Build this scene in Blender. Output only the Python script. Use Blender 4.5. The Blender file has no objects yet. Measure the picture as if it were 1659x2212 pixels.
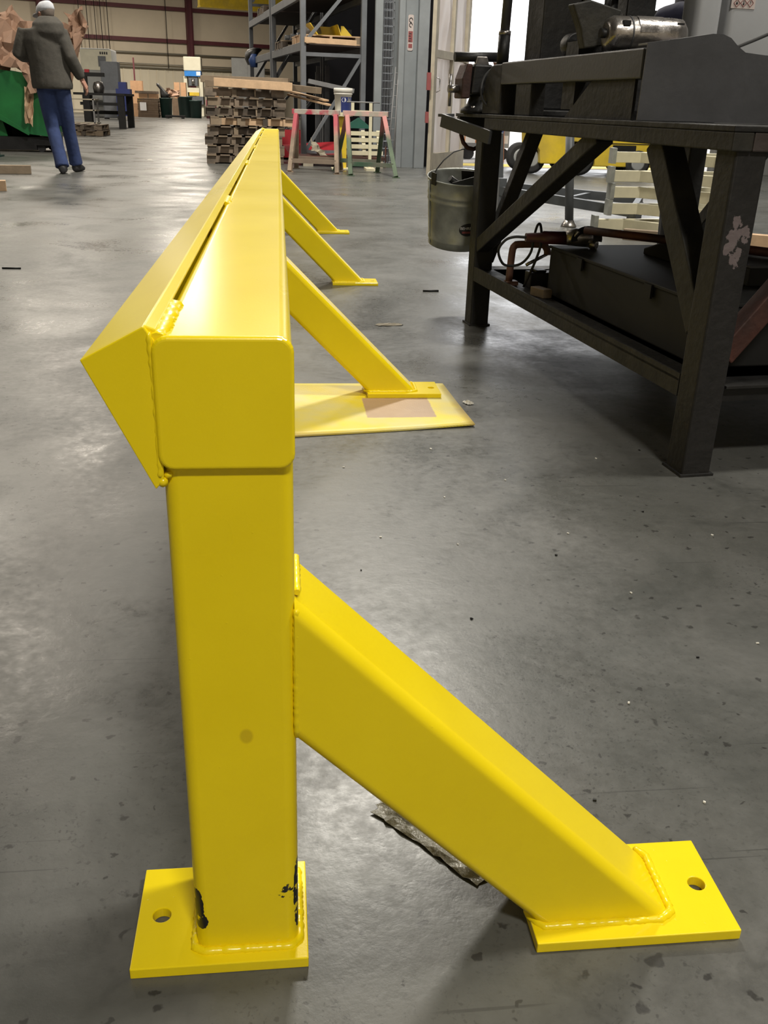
import bpy, bmesh, math, random
from mathutils import Vector, Matrix, Euler
random.seed(7)
R = math.radians
scn = bpy.context.scene
col = scn.collection

# ------------------------------------------------------------------ camera
cam_d = bpy.data.cameras.new('camera')
cam = bpy.data.objects.new('camera', cam_d)
col.objects.link(cam)
PITCH, ROLL, YAW, F_PX = 0.4132, 0.0314, 0.1181, 1994.98
fw = Vector((math.sin(YAW)*math.cos(PITCH), math.cos(YAW)*math.cos(PITCH), -math.sin(PITCH)))
rt = Vector((math.cos(YAW), -math.sin(YAW), 0))
up = rt.cross(fw)
r2 = rt*math.cos(ROLL) + up*math.sin(ROLL)
u2 = up*math.cos(ROLL) - rt*math.sin(ROLL)
mw = Matrix((r2, u2, -fw)).transposed().to_4x4()
mw.translation = Vector((-0.0081, -0.6833, 0.7908))
cam.matrix_world = mw
cam_d.sensor_fit = 'VERTICAL'
cam_d.sensor_height = 24.0
cam_d.lens = 24.0*F_PX/2212
cam_d.clip_start = 0.02
cam_d.clip_end = 300
scn.camera = cam

# ------------------------------------------------------------------ world, exposure
scn.view_settings.view_transform = 'Standard'
scn.view_settings.look = 'None'
scn.view_settings.gamma = 1.0
scn.view_settings.use_curve_mapping = False
scn.view_settings.exposure = 0.0
w = bpy.data.worlds.new('sky')
scn.world = w
w.use_nodes = True
w.node_tree.nodes['Background'].inputs[0].default_value = (0.97, 0.98, 1.0, 1)
w.node_tree.nodes['Background'].inputs[1].default_value = 3.0

# ceiling lamps: (x, y, z, size x, size y, watts)
LAMP_COL = (1.0, 0.95, 0.84)
LAMP_COL_FAR = (1.0, 0.90, 0.76)
LAMPS = [(0.95, 9.0, 7.0, 1.3, 0.7, 850), (1.15, -4.6, 7.0, 1.3, 0.7, 500), (3.8, 1.2, 7.0, 1.3, 0.7, 380),
         (-4.6, 12.5, 7.0, 1.3, 0.7, 300), (0.2, 16.5, 7.0, 1.3, 0.7, 160), (-5.0, 23.0, 7.0, 1.6, 1.0, 520),
         (-11.5, 31.0, 7.0, 1.6, 1.0, 750), (-3.6, 35.0, 7.0, 1.6, 1.0, 750), (-12.0, 47.0, 7.0, 1.6, 1.0, 1100),
         (-4.2, 50.0, 7.0, 1.6, 1.0, 1200), (-12.5, 12.0, 7.0, 1.6, 1.0, 300)]

# ------------------------------------------------------------------ helpers: materials
def nd(nt, t, **kw):
    n = nt.nodes.new(t)
    for k, v in kw.items():
        setattr(n, k, v)
    return n

def mat(name, c, rough=0.6, metal=0.0, var=0.18, scale=6.0, bump=0.0, bscale=60.0, coat=0.0, rnd=0.0, c2=None, thr=(0.4, 0.65),
        alpha=None, trans=0.0, rvar=0.0):
    m = bpy.data.materials.new(name)
    m.use_nodes = True
    nt = m.node_tree
    b = nt.nodes['Principled BSDF']
    b.inputs['Roughness'].default_value = rough
    b.inputs['Metallic'].default_value = metal
    b.inputs['Coat Weight'].default_value = coat
    b.inputs['Coat Roughness'].default_value = 0.08
    b.inputs['Transmission Weight'].default_value = trans
    tc = nd(nt, 'ShaderNodeTexCoord')
    no = nd(nt, 'ShaderNodeTexNoise')
    no.inputs['Scale'].default_value = scale
    no.inputs['Detail'].default_value = 7
    no.inputs['Roughness'].default_value = 0.65
    nt.links.new(tc.outputs['Object'], no.inputs['Vector'])
    mr = nd(nt, 'ShaderNodeMapRange')
    mr.inputs[1].default_value = 0.25
    mr.inputs[2].default_value = 0.75
    mr.inputs[3].default_value = 1 - var
    mr.inputs[4].default_value = 1 + var
    nt.links.new(no.outputs['Fac'], mr.inputs[0])
    src = mr.outputs[0]
    if rnd:
        oi = nd(nt, 'ShaderNodeObjectInfo')
        m2 = nd(nt, 'ShaderNodeMapRange')
        m2.inputs[3].default_value = 1 - rnd
        m2.inputs[4].default_value = 1 + rnd
        nt.links.new(oi.outputs['Random'], m2.inputs[0])
        mu = nd(nt, 'ShaderNodeMath', operation='MULTIPLY')
        nt.links.new(src, mu.inputs[0])
        nt.links.new(m2.outputs[0], mu.inputs[1])
        src = mu.outputs[0]
    base = nd(nt, 'ShaderNodeRGB')
    base.outputs[0].default_value = (*c, 1)
    colour = base.outputs[0]
    if c2:
        n2 = nd(nt, 'ShaderNodeTexNoise')
        n2.inputs['Scale'].default_value = scale*0.6
        n2.inputs['Detail'].default_value = 5
        nt.links.new(tc.outputs['Object'], n2.inputs['Vector'])
        rr = nd(nt, 'ShaderNodeMapRange')
        rr.inputs[1].default_value, rr.inputs[2].default_value = thr
        nt.links.new(n2.outputs['Fac'], rr.inputs[0])
        mx = nd(nt, 'ShaderNodeMix', data_type='RGBA')
        nt.links.new(rr.outputs[0], mx.inputs[0])
        nt.links.new(colour, mx.inputs[6])
        mx.inputs[7].default_value = (*c2, 1)
        colour = mx.outputs[2]
    vm = nd(nt, 'ShaderNodeVectorMath', operation='SCALE')
    nt.links.new(colour, vm.inputs[0])
    nt.links.new(src, vm.inputs['Scale'])
    nt.links.new(vm.outputs[0], b.inputs['Base Color'])
    if rvar:
        r3 = nd(nt, 'ShaderNodeMapRange')
        r3.inputs[1].default_value, r3.inputs[2].default_value = 0.3, 0.7
        r3.inputs[3].default_value, r3.inputs[4].default_value = max(0.02, rough-rvar), rough+rvar
        nt.links.new(no.outputs['Fac'], r3.inputs[0])
        nt.links.new(r3.outputs[0], b.inputs['Roughness'])
    if bump:
        nb = nd(nt, 'ShaderNodeTexNoise')
        nb.inputs['Scale'].default_value = bscale
        nb.inputs['Detail'].default_value = 4
        nt.links.new(tc.outputs['Object'], nb.inputs['Vector'])
        bp = nd(nt, 'ShaderNodeBump')
        bp.inputs['Strength'].default_value = bump
        bp.inputs['Distance'].default_value = 0.01
        nt.links.new(nb.outputs['Fac'], bp.inputs['Height'])
        nt.links.new(bp.outputs[0], b.inputs['Normal'])
    if alpha is not None:
        b.inputs['Alpha'].default_value = alpha
    return m

def socket_math(nt, op, a, b=None):
    n = nd(nt, 'ShaderNodeMath', operation=op)
    for i, x in enumerate((a, b)):
        if x is None:
            continue
        if isinstance(x, (int, float)):
            n.inputs[i].default_value = x
        else:
            nt.links.new(x, n.inputs[i])
    return n.outputs[0]

def mix_col(nt, fac, a, b):
    mx = nd(nt, 'ShaderNodeMix', data_type='RGBA')
    for i, x in ((0, fac), (6, a), (7, b)):
        if isinstance(x, (int, float)):
            mx.inputs[i].default_value = x
        elif isinstance(x, tuple):
            mx.inputs[i].default_value = (*x, 1)
        else:
            nt.links.new(x, mx.inputs[i])
    return mx.outputs[2]

def ramp(nt, src, a, b, lo=0.0, hi=1.0):
    r = nd(nt, 'ShaderNodeMapRange')
    r.inputs[1].default_value, r.inputs[2].default_value = a, b
    r.inputs[3].default_value, r.inputs[4].default_value = lo, hi
    nt.links.new(src, r.inputs[0])
    return r.outputs[0]

def noise(nt, vec, scale, detail=5, rough=0.6, dist=0.0):
    n = nd(nt, 'ShaderNodeTexNoise')
    n.inputs['Scale'].default_value = scale
    n.inputs['Detail'].default_value = detail
    n.inputs['Roughness'].default_value = rough
    n.inputs['Distortion'].default_value = dist
    nt.links.new(vec, n.inputs['Vector'])
    return n.outputs['Fac']

# ------------------------------------------------------------------ helpers: meshes and objects
class MB:
    def __init__(s):
        s.v, s.f, s.sm = [], [], []
    def add(s, vs, fs, smooth=False):
        o = len(s.v)
        s.v += [tuple(x) for x in vs]
        for f in fs:
            s.f.append([o+i for i in f])
            s.sm.append(smooth)
        return s
    def box(s, c, d, rot=None):
        x, y, z = d[0]/2, d[1]/2, d[2]/2
        vs = [Vector(p) for p in ((-x,-y,-z),(x,-y,-z),(x,y,-z),(-x,y,-z),(-x,-y,z),(x,-y,z),(x,y,z),(-x,y,z))]
        if rot is not None:
            m = rot if isinstance(rot, Matrix) else Euler(rot).to_matrix()
            vs = [m @ p for p in vs]
        c = Vector(c)
        return s.add([p+c for p in vs], [(0,3,2,1),(4,5,6,7),(0,1,5,4),(1,2,6,5),(2,3,7,6),(3,0,4,7)])
    def bb(s, x0, x1, y0, y1, z0, z1):
        return s.box(((x0+x1)/2, (y0+y1)/2, (z0+z1)/2), (x1-x0, y1-y0, z1-z0))
    def bar(s, a, b, w_, h_, upv=(0,0,1)):
        a, b = Vector(a), Vector(b)
        d = b-a
        L = d.length
        d.normalize()
        x = d.cross(Vector(upv))
        if x.length < 1e-4:
            x = d.cross(Vector((0,1,0)))
        x.normalize()
        z = x.cross(d)
        m = Matrix((x, d, z)).transposed()
        return s.box((a+b)/2, (w_, L, h_), m)
    def rings(s, rings, cap=True, smooth=True, closed=False):
        n = len(rings[0])
        o = len(s.v)
        for r_ in rings:
            s.v += [tuple(p) for p in r_]
        m = len(rings)
        for i in range(m if closed else m-1):
            for j in range(n):
                a, b = o+i*n+j, o+i*n+(j+1) % n
                c, d = o+((i+1) % m)*n+(j+1) % n, o+((i+1) % m)*n+j
                s.f.append([a, b, c, d])
                s.sm.append(smooth)
        if cap and not closed:
            s.f.append([o+j for j in range(n)][::-1]); s.sm.append(False)
            s.f.append([o+(m-1)*n+j for j in range(n)]); s.sm.append(False)
        return s
    def tube(s, path, r, n=10, cap=True, smooth=True, jit=0.0):
        path = [Vector(p) for p in path]
        rs = r if isinstance(r, (list, tuple)) else [r]*len(path)
        rings, prev = [], None
        for i, p in enumerate(path):
            t = (path[min(i+1, len(path)-1)]-path[max(i-1, 0)]).normalized()
            if prev is None:
                x = t.cross(Vector((0,0,1)))
                if x.length < 1e-3:
                    x = t.cross(Vector((0,1,0)))
            else:
                x = prev - t*prev.dot(t)
            x.normalize()
            prev = x
            y = t.cross(x)
            rr = rs[i]
            rx, ry = rr if isinstance(rr, (list, tuple)) else (rr, rr)
            rings.append([p + x*(rx*math.cos(a)*(1+random.uniform(-jit, jit))) + y*(ry*math.sin(a)*(1+random.uniform(-jit, jit)))
                          for a in [2*math.pi*k/n for k in range(n)]])
        return s.rings(rings, cap, smooth)
    def lathe(s, prof, c=(0,0,0), n=32, smooth=True, cap=True):
        c = Vector(c)
        return s.rings([[c+Vector((r*math.cos(2*math.pi*k/n), r*math.sin(2*math.pi*k/n), z)) for k in range(n)] for r, z in prof], cap, smooth)
    def stack(s, secs, n=18):
        # z-stack of ellipses: (cx, cy, z, rx, ry)
        return s.rings([[Vector((cx+rx*math.cos(2*math.pi*k/n), cy+ry*math.sin(2*math.pi*k/n), z)) for k in range(n)] for cx, cy, z, rx, ry in secs])
    def prism(s, prof, fn, smooth=False):
        # prof: list of 2D points; fn maps (p, t) with t in 0/1 to 3D
        n = len(prof)
        a = [fn(p, 0) for p in prof]
        b = [fn(p, 1) for p in prof]
        return s.add(a+b, [list(range(n))[::-1], [n+i for i in range(n)]]
                     + [[i, (i+1) % n, n+(i+1) % n, n+i] for i in range(n)], smooth)
    def grid(s, fn, nu, nv, smooth=True):
        o = len(s.v)
        for i in range(nu+1):
            for j in range(nv+1):
                s.v.append(tuple(fn(i/nu, j/nv)))
        for i in range(nu):
            for j in range(nv):
                a = o+i*(nv+1)+j
                s.f.append([a, a+nv+1, a+nv+2, a+1]); s.sm.append(smooth)
        return s
    def xform(s, m):
        s.v = [tuple(m @ Vector(p)) for p in s.v]
        return s
    def build(s, name, m, parent=None, bevel=0.0, seg=2, org=None, recalc=True, **props):
        me = bpy.data.meshes.new(name)
        me.from_pydata(s.v, [], s.f)
        me.polygons.foreach_set('use_smooth', s.sm)
        if recalc:
            bm = bmesh.new(); bm.from_mesh(me)
            bmesh.ops.recalc_face_normals(bm, faces=bm.faces)
            bm.to_mesh(me); bm.free()
        o = bpy.data.objects.new(name, me)
        col.objects.link(o)
        if m:
            me.materials.append(m)
        if parent is not None:
            o.parent = parent
            if 'world_built' in parent:
                # vertices were given in world space: shift by the thing's own origin
                ox = Vector(parent['world_built'])
                me.transform(Matrix.Translation(-ox))
                o['world_built'] = (0.0, 0.0, 0.0) if False else tuple(ox)
        if bevel:
            b = o.modifiers.new('bevel', 'BEVEL')
            b.width = bevel; b.segments = seg; b.limit_method = 'ANGLE'; b.angle_limit = R(40)
            b.harden_normals = False
        for k, v in props.items():
            o[k] = v
        return o

def rsq(w_, h_, r, n=5):
    """rounded rectangle outline, centred"""
    out = []
    for cx, cy, a0 in ((w_/2-r, h_/2-r, 0), (-w_/2+r, h_/2-r, 90), (-w_/2+r, -h_/2+r, 180), (w_/2-r, -h_/2+r, 270)):
        for k in range(n+1):
            a = R(a0+90*k/n)
            out.append((cx+r*math.cos(a), cy+r*math.sin(a)))
    return out

def round_corners(b):
    """side faces of a rounded tube shade smoothly; see flat_faces()"""
    for i, f in enumerate(b.f):
        b.sm[i] = len(f) == 4

def flat_faces(o):
    """area-weighted normals keep the wide tube faces flat and the corners round"""
    w_ = o.modifiers.new('weighted', 'WEIGHTED_NORMAL')
    w_.mode = 'FACE_AREA'; w_.weight = 100; w_.keep_sharp = True
    return o

def smooth_path(pts, k=5):
    """Catmull-Rom through the points"""
    P = [Vector(p) for p in pts]
    P = [P[0]*2-P[1]]+P+[P[-1]*2-P[-2]]
    out = []
    for i in range(1, len(P)-2):
        a, b_, c, d = P[i-1], P[i], P[i+1], P[i+2]
        for j in range(k):
            t = j/k
            out.append(0.5*((b_*2)+(c-a)*t+(a*2-b_*5+c*4-d)*t*t+(b_*3-a-c*3+d)*t*t*t))
    out.append(P[-2])
    return out

def tag(o, label, cat, group=None, kind=None):
    o['label'] = label
    o['category'] = cat
    if group: o['group'] = group
    if kind: o['kind'] = kind
    return o

def thing(name, label, cat, loc=(0,0,0), rz=0.0, group=None, world=False):
    o = bpy.data.objects.new(name, None)
    col.objects.link(o)
    o.location = loc
    o.rotation_euler = (0, 0, rz)
    o.empty_display_size = 0.1
    if world:
        o['world_built'] = tuple(loc)
    return tag(o, label, cat, group)

def struct(o):
    o['kind'] = 'structure'
    return o

def copy_tree(o, parent=None):
    c = o.copy()
    col.objects.link(c)
    c.parent = parent
    for ch in list(o.children):
        copy_tree(ch, c)
    return c

def clean_props():
    for o in bpy.data.objects:
        if 'world_built' in o:
            del o['world_built']

def text_mesh(txt, size, extrude=0.0):
    c = bpy.data.curves.new('lettering', 'FONT')
    c.body = txt
    c.size = size
    c.extrude = extrude
    c.align_x = 'CENTER'
    c.align_y = 'CENTER'
    o = bpy.data.objects.new('lettering', c)
    col.objects.link(o)
    bpy.context.view_layer.update()
    me = bpy.data.meshes.new_from_object(o.evaluated_get(bpy.context.evaluated_depsgraph_get()))
    vs = [v.co.copy() for v in me.vertices]
    fs = [list(p.vertices) for p in me.polygons]
    bpy.data.objects.remove(o)
    bpy.data.curves.remove(c)
    bpy.data.meshes.remove(me)
    return vs, fs

# ------------------------------------------------------------------ materials
def make_yellow(name, chips=False):
    m = bpy.data.materials.new(name)
    m.use_nodes = True
    nt = m.node_tree
    b = nt.nodes['Principled BSDF']
    tc = nd(nt, 'ShaderNodeTexCoord')
    ob = tc.outputs['Object']
    n1 = noise(nt, ob, 9, 4)
    colr = mix_col(nt, ramp(nt, n1, 0.35, 0.7), (0.85, 0.655, 0.004), (0.89, 0.695, 0.006))
    rough = ramp(nt, noise(nt, ob, 3, 2), 0.3, 0.7, 0.27, 0.31)
    if chips:
        sx = nd(nt, 'ShaderNodeSeparateXYZ')
        nt.links.new(ob, sx.inputs[0])
        nz = noise(nt, ob, 85, 4, 0.6)
        mask = None
        for cx, cz, rx, rz_, th in ((-0.099, 0.068, 0.008, 0.030, 0.53), (-0.097, 0.052, 0.009, 0.012, 0.45), (-0.001, 0.075, 0.004, 0.055, 0.55), (-0.010, 0.085, 0.014, 0.012, 0.66)):
            dx = socket_math(nt, 'DIVIDE', socket_math(nt, 'SUBTRACT', sx.outputs[0], cx), rx)
            dz = socket_math(nt, 'DIVIDE', socket_math(nt, 'SUBTRACT', sx.outputs[2], cz), rz_)
            d2 = socket_math(nt, 'ADD', socket_math(nt, 'MULTIPLY', dx, dx), socket_math(nt, 'MULTIPLY', dz, dz))
            inside = ramp(nt, d2, 0.6, 1.6, 0.12, -0.5)
            mk = ramp(nt, socket_math(nt, 'ADD', nz, inside), th, th+0.03)
            mask = mk if mask is None else socket_math(nt, 'MAXIMUM', mask, mk)
        # thumb smudge on the front face
        dx = socket_math(nt, 'DIVIDE', socket_math(nt, 'SUBTRACT', sx.outputs[0], -0.0445), 0.0065)
        dz = socket_math(nt, 'DIVIDE', socket_math(nt, 'SUBTRACT', sx.outputs[2], 0.272), 0.0085)
        d2 = socket_math(nt, 'ADD', socket_math(nt, 'MULTIPLY', dx, dx), socket_math(nt, 'MULTIPLY', dz, dz))
        colr = mix_col(nt, ramp(nt, d2, 0.5, 1.1, 0.55, 0.0), colr, (0.50, 0.34, 0.01))
        colr = mix_col(nt, mask, colr, (0.012, 0.012, 0.014))
    nt.links.new(colr, b.inputs['Base Color'])
    nt.links.new(rough, b.inputs['Roughness'])
    b.inputs['Coat Weight'].default_value = 0.18
    b.inputs['Coat Roughness'].default_value = 0.10
    b.inputs['Specular IOR Level'].default_value = 0.36
    nb = noise(nt, ob, 420, 2)
    nb2 = noise(nt, ob, 28, 2)
    vo = nd(nt, 'ShaderNodeTexVoronoi')
    vo.inputs['Scale'].default_value = 62
    nt.links.new(ob, vo.inputs['Vector'])
    grit = ramp(nt, vo.outputs['Distance'], 0.02, 0.075, 1.0, 0.0)
    hgt = socket_math(nt, 'ADD', socket_math(nt, 'MULTIPLY', nb, 0.10), socket_math(nt, 'ADD', socket_math(nt, 'MULTIPLY', nb2, 0.05), socket_math(nt, 'MULTIPLY', grit, 0.22)))
    bp = nd(nt, 'ShaderNodeBump')
    bp.inputs['Strength'].default_value = 0.35
    bp.inputs['Distance'].default_value = 0.0022
    nt.links.new(hgt, bp.inputs['Height'])
    nt.links.new(bp.outputs[0], b.inputs['Normal'])
    nt.links.new(bp.outputs[0], b.inputs['Coat Normal'])
    return m

def make_floor():
    m = bpy.data.materials.new('concrete_floor')
    m.use_nodes = True
    nt = m.node_tree
    b = nt.nodes['Principled BSDF']
    tc = nd(nt, 'ShaderNodeTexCoord')
    ob = tc.outputs['Object']
    big = noise(nt, ob, 0.55, 6, 0.6, 0.6)
    mid = noise(nt, ob, 3.2, 8, 0.7, 0.4)
    fine = noise(nt, ob, 45, 6, 0.7)
    c = mix_col(nt, ramp(nt, big, 0.3, 0.72), (0.056, 0.060, 0.057), (0.098, 0.095, 0.086))
    c = mix_col(nt, ramp(nt, mid, 0.38, 0.70, 0.0, 0.8), c, (0.132, 0.131, 0.125))
    c = mix_col(nt, ramp(nt, fine, 0.3, 0.75, 0.25, 0.0), c, (0.07, 0.07, 0.067))
    # broad darker stains with soft edges
    c = mix_col(nt, ramp(nt, noise(nt, ob, 5.5, 6, 0.65, 1.0), 0.56, 0.70, 0.0, 0.55), c, (0.045, 0.046, 0.043))
    # fine dark grime flecks in patches, most of it spilled beside the near brace
    dv = nd(nt, 'ShaderNodeVectorMath', operation='DISTANCE')
    nt.links.new(ob, dv.inputs[0]); dv.inputs[1].default_value = (0.20, 0.42, 0)
    spill = ramp(nt, dv.outputs['Value'], 0.15, 0.60, 0.85, 0.0)
    patch = socket_math(nt, 'MAXIMUM', ramp(nt, noise(nt, ob, 2.1, 4, 0.6), 0.50, 0.64, 0.0, 0.8), spill)
    fl = ramp(nt, noise(nt, ob, 105, 4, 0.7, 1.2), 0.585, 0.65)
    c = mix_col(nt, socket_math(nt, 'MULTIPLY', socket_math(nt, 'MULTIPLY', fl, patch), 0.75), c, (0.02, 0.02, 0.02))
    # oil drips: distorted voronoi spots of two sizes
    for sc, lo, hi, keep, amt in ((13.0, 0.05, 0.085, 0.86, 0.6), (26.0, 0.08, 0.13, 0.64, 0.75), (75.0, 0.10, 0.18, 0.55, 0.8)):
        wv = nd(nt, 'ShaderNodeVectorMath', operation='ADD')
        nz = nd(nt, 'ShaderNodeTexNoise')
        nz.inputs['Scale'].default_value = sc*3
        nt.links.new(ob, nz.inputs['Vector'])
        sv = nd(nt, 'ShaderNodeVectorMath', operation='SCALE')
        sv.inputs['Scale'].default_value = 0.55/sc
        nt.links.new(nz.outputs['Color'], sv.inputs[0])
        nt.links.new(ob, wv.inputs[0]); nt.links.new(sv.outputs[0], wv.inputs[1])
        vo = nd(nt, 'ShaderNodeTexVoronoi', voronoi_dimensions='2D')
        vo.inputs['Scale'].default_value = sc
        nt.links.new(wv.outputs[0], vo.inputs['Vector'])
        sp = nd(nt, 'ShaderNodeSeparateColor')
        nt.links.new(vo.outputs['Color'], sp.inputs[0])
        rad = ramp(nt, sp.outputs[1], 0, 1, 0.35, 1.25)
        spot = ramp(nt, socket_math(nt, 'DIVIDE', vo.outputs['Distance'], rad), lo, hi, 1.0, 0.0)
        kp = ramp(nt, sp.outputs[0], keep, keep+0.01)
        if sc > 50: kp = socket_math(nt, 'MULTIPLY', kp, patch)
        c = mix_col(nt, socket_math(nt, 'MULTIPLY', socket_math(nt, 'MULTIPLY', spot, kp), amt), c, (0.022, 0.021, 0.02))
    # long scratches
    for rot, sc in ((0.4, 1.0), (1.9, 1.3), (2.7, 0.8)):
        mp = nd(nt, 'ShaderNodeMapping')
        mp.inputs['Rotation'].default_value = (0, 0, rot)
        mp.inputs['Scale'].default_value = (0.9*sc, 55*sc, 1)
        nt.links.new(ob, mp.inputs['Vector'])
        s1 = ramp(nt, noise(nt, mp.outputs[0], 1.6, 2, 0.4), 0.735, 0.755)
        c = mix_col(nt, socket_math(nt, 'MULTIPLY', s1, 0.5), c, (0.03, 0.03, 0.03))
    nt.links.new(c, b.inputs['Base Color'])
    r1 = ramp(nt, noise(nt, ob, 1.4, 6, 0.65, 0.5), 0.32, 0.68, 0.20, 0.52)
    r2_ = ramp(nt, fine, 0.3, 0.7, -0.05, 0.08)
    nt.links.new(socket_math(nt, 'ADD', r1, r2_), b.inputs['Roughness'])
    b.inputs['Specular IOR Level'].default_value = 0.42
    bp = nd(nt, 'ShaderNodeBump')
    bp.inputs['Strength'].default_value = 0.22
    bp.inputs['Distance'].default_value = 0.004
    nt.links.new(socket_math(nt, 'ADD', socket_math(nt, 'MULTIPLY', fine, 0.35), noise(nt, ob, 7, 5)), bp.inputs['Height'])
    nt.links.new(bp.outputs[0], b.inputs['Normal'])
    return m

def make_corrugated(name, c, pitch):
    m = mat(name, c, 0.55, 0, 0.12, 0.8)
    return m

YEL = make_yellow('yellow_enamel')
YELC = make_yellow('yellow_enamel_chipped', True)
FLOOR = make_floor()
DSTEEL = mat('dark_grimy_steel', (0.010, 0.010, 0.011), 0.62, 0.1, 0.45, 9, 0.25, 40, c2=(0.014, 0.013, 0.012), rvar=0.12)
BROWNST = mat('brown_grey_worn_steel', (0.050, 0.040, 0.038), 0.6, 0.3, 0.4, 12, 0.2, 50)
OLIVE = mat('olive_brown_steel', (0.024, 0.022, 0.017), 0.65, 0.1, 0.5, 14, 0.2, 50, c2=(0.012, 0.012, 0.011))
BLACK = mat('black_iron', (0.010, 0.010, 0.011), 0.5, 0.2, 0.4, 12, 0.15, 60)
SHEET = mat('grey_sheet_steel', (0.070, 0.072, 0.080), 0.45, 0.3, 0.2, 5, 0.05, 80, rvar=0.08)
SHEETL = mat('light_grey_painted_sheet', (0.20, 0.20, 0.205), 0.5, 0.1, 0.2, 5)
BARE = mat('bare_scratched_steel', (0.36, 0.34, 0.33), 0.32, 0.9, 0.35, 11, 0.15, 60, rvar=0.12)
RUST = mat('rusty_red_steel', (0.10, 0.035, 0.025), 0.65, 0.3, 0.4, 10, 0.2, 50, c2=(0.04, 0.02, 0.017))
CLAMPR = mat('worn_red_brown_paint', (0.15, 0.078, 0.060), 0.55, 0.1, 0.3, 25, c2=(0.13, 0.06, 0.045))
GALV = mat('galvanised_metal', (0.42, 0.44, 0.41), 0.40, 0.5, 0.25, 13, 0.05, 30, c2=(0.27, 0.28, 0.26), rvar=0.1)
RACKG = mat('grey_rack_paint', (0.145, 0.155, 0.172), 0.5, 0.1, 0.22, 4)
COLG = mat('blue_grey_column_paint', (0.215, 0.235, 0.25), 0.5, 0.05, 0.16, 3)
WIRE = mat('zinc_wire', (0.45, 0.48, 0.53), 0.4, 0.5, 0.1)
WOOD = mat('weathered_pallet_wood', (0.165, 0.125, 0.092), 0.8, 0, 0.35, 9, 0.2, 40, rnd=0.5, c2=(0.10, 0.08, 0.062))
WOODL = mat('fresh_pale_wood', (0.50, 0.34, 0.21), 0.7, 0, 0.22, 7, 0.1, 40, rnd=0.2)
WOODG = mat('grey_old_board', (0.23, 0.175, 0.12), 0.8, 0, 0.25, 6, 0.15, 40, rnd=0.25)
FRAMEW = mat('dirty_frame_wood', (0.36, 0.32, 0.25), 0.75, 0, 0.22, 5)
CREAMP = mat('cream_paint', (0.62, 0.58, 0.42), 0.45, 0, 0.15, 6)
REDP = mat('red_paint', (0.36, 0.02, 0.03), 0.5, 0, 0.2, 8)
MAROON = mat('maroon_primer_steel', (0.105, 0.022, 0.030), 0.6, 0, 0.15, 2)
WALLC = mat('cream_wall_insulation', (0.66, 0.58, 0.45), 0.7, 0, 0.10, 0.5)
WALLP = mat('white_liner_panel', (0.70, 0.64, 0.50), 0.6, 0, 0.08, 0.4)
WALLG = mat('grey_wall_cladding', (0.20, 0.20, 0.20), 0.7, 0, 0.15, 0.8)
WALLK = mat('dark_wall_cladding', (0.018, 0.018, 0.021), 0.95, 0, 0.2, 0.8)
WALLK.node_tree.nodes['Principled BSDF'].inputs['Specular IOR Level'].default_value = 0.1
CEIL = mat('ceiling_insulation', (0.45, 0.43, 0.40), 0.8, 0, 0.1, 0.5)
PIPEG = mat('grey_conduit', (0.28, 0.26, 0.21), 0.5, 0.3, 0.1)
GREEN = mat('green_machine_paint', (0.011, 0.120, 0.030), 0.45, 0, 0.25, 3, c2=(0.008, 0.09, 0.03))
DGREEN = mat('dark_green_plastic', (0.010, 0.035, 0.030), 0.5, 0, 0.2, 4)
PAPER = mat('brown_kraft_paper', (0.25, 0.15, 0.10), 0.7, 0, 0.2, 4)
CARD = mat('cardboard', (0.42, 0.25, 0.14), 0.75, 0, 0.15, 5)
CARDD = mat('stacked_brown_cardboard', (0.125, 0.085, 0.055), 0.8, 0, 0.25, 9)
WHITE = mat('white_plastic', (0.72, 0.70, 0.64), 0.4, 0, 0.08, 5)
WHITEP = mat('white_paper', (0.8, 0.8, 0.82), 0.6, 0, 0.05)
NAVY = mat('navy_label', (0.018, 0.03, 0.14), 0.45, 0, 0.15, 5)
BLUEP = mat('bright_blue_paint', (0.02, 0.20, 0.62), 0.45)
YELM = mat('yellow_machine_paint', (0.72, 0.52, 0.03), 0.45, 0, 0.15, 5, c2=(0.58, 0.42, 0.05))
RUBBER = mat('black_rubber', (0.018, 0.018, 0.019), 0.75, 0, 0.25, 20)
STANDG = mat('slate_grey_frame_paint', (0.105, 0.115, 0.13), 0.45, 0.1, 0.2, 5)
JACKET = mat('charcoal_work_jacket', (0.060, 0.055, 0.047), 0.9, 0, 0.35, 8, 0.5, 14)
DENIM = mat('blue_denim', (0.026, 0.044, 0.125), 0.9, 0, 0.35, 9, 0.4, 18)
NAVYC = mat('navy_work_clothes', (0.012, 0.013, 0.035), 0.9, 0, 0.3, 8, 0.4, 14)
DKCLOTH = mat('black_trousers', (0.014, 0.014, 0.016), 0.9, 0, 0.3, 8)
BOOT = mat('dark_leather_boot', (0.022, 0.022, 0.025), 0.6, 0, 0.3, 14)
SKIN = mat('skin', (0.42, 0.22, 0.16), 0.55, 0, 0.08, 20)
HAIR = mat('grey_hair', (0.16, 0.13, 0.11), 0.7, 0, 0.2, 40)
CAPC = mat('pale_grey_cap', (0.50, 0.51, 0.55), 0.85, 0, 0.2, 12)
PINKC = mat('pale_shirt', (0.75, 0.6, 0.55), 0.85, 0, 0.1, 8)
PLASTIC = mat('plastic_sheeting', (0.82, 0.77, 0.77), 0.35, 0, 0.06, 4, 0.5, 7)
_nt = PLASTIC.node_tree
_tr = nd(_nt, 'ShaderNodeBsdfTranslucent'); _tr.inputs[0].default_value = (0.86, 0.80, 0.80, 1)
_mx = nd(_nt, 'ShaderNodeMixShader'); _mx.inputs[0].default_value = 0.55
_nt.links.new(_nt.nodes['Principled BSDF'].outputs[0], _mx.inputs[1]); _nt.links.new(_tr.outputs[0], _mx.inputs[2])
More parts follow.
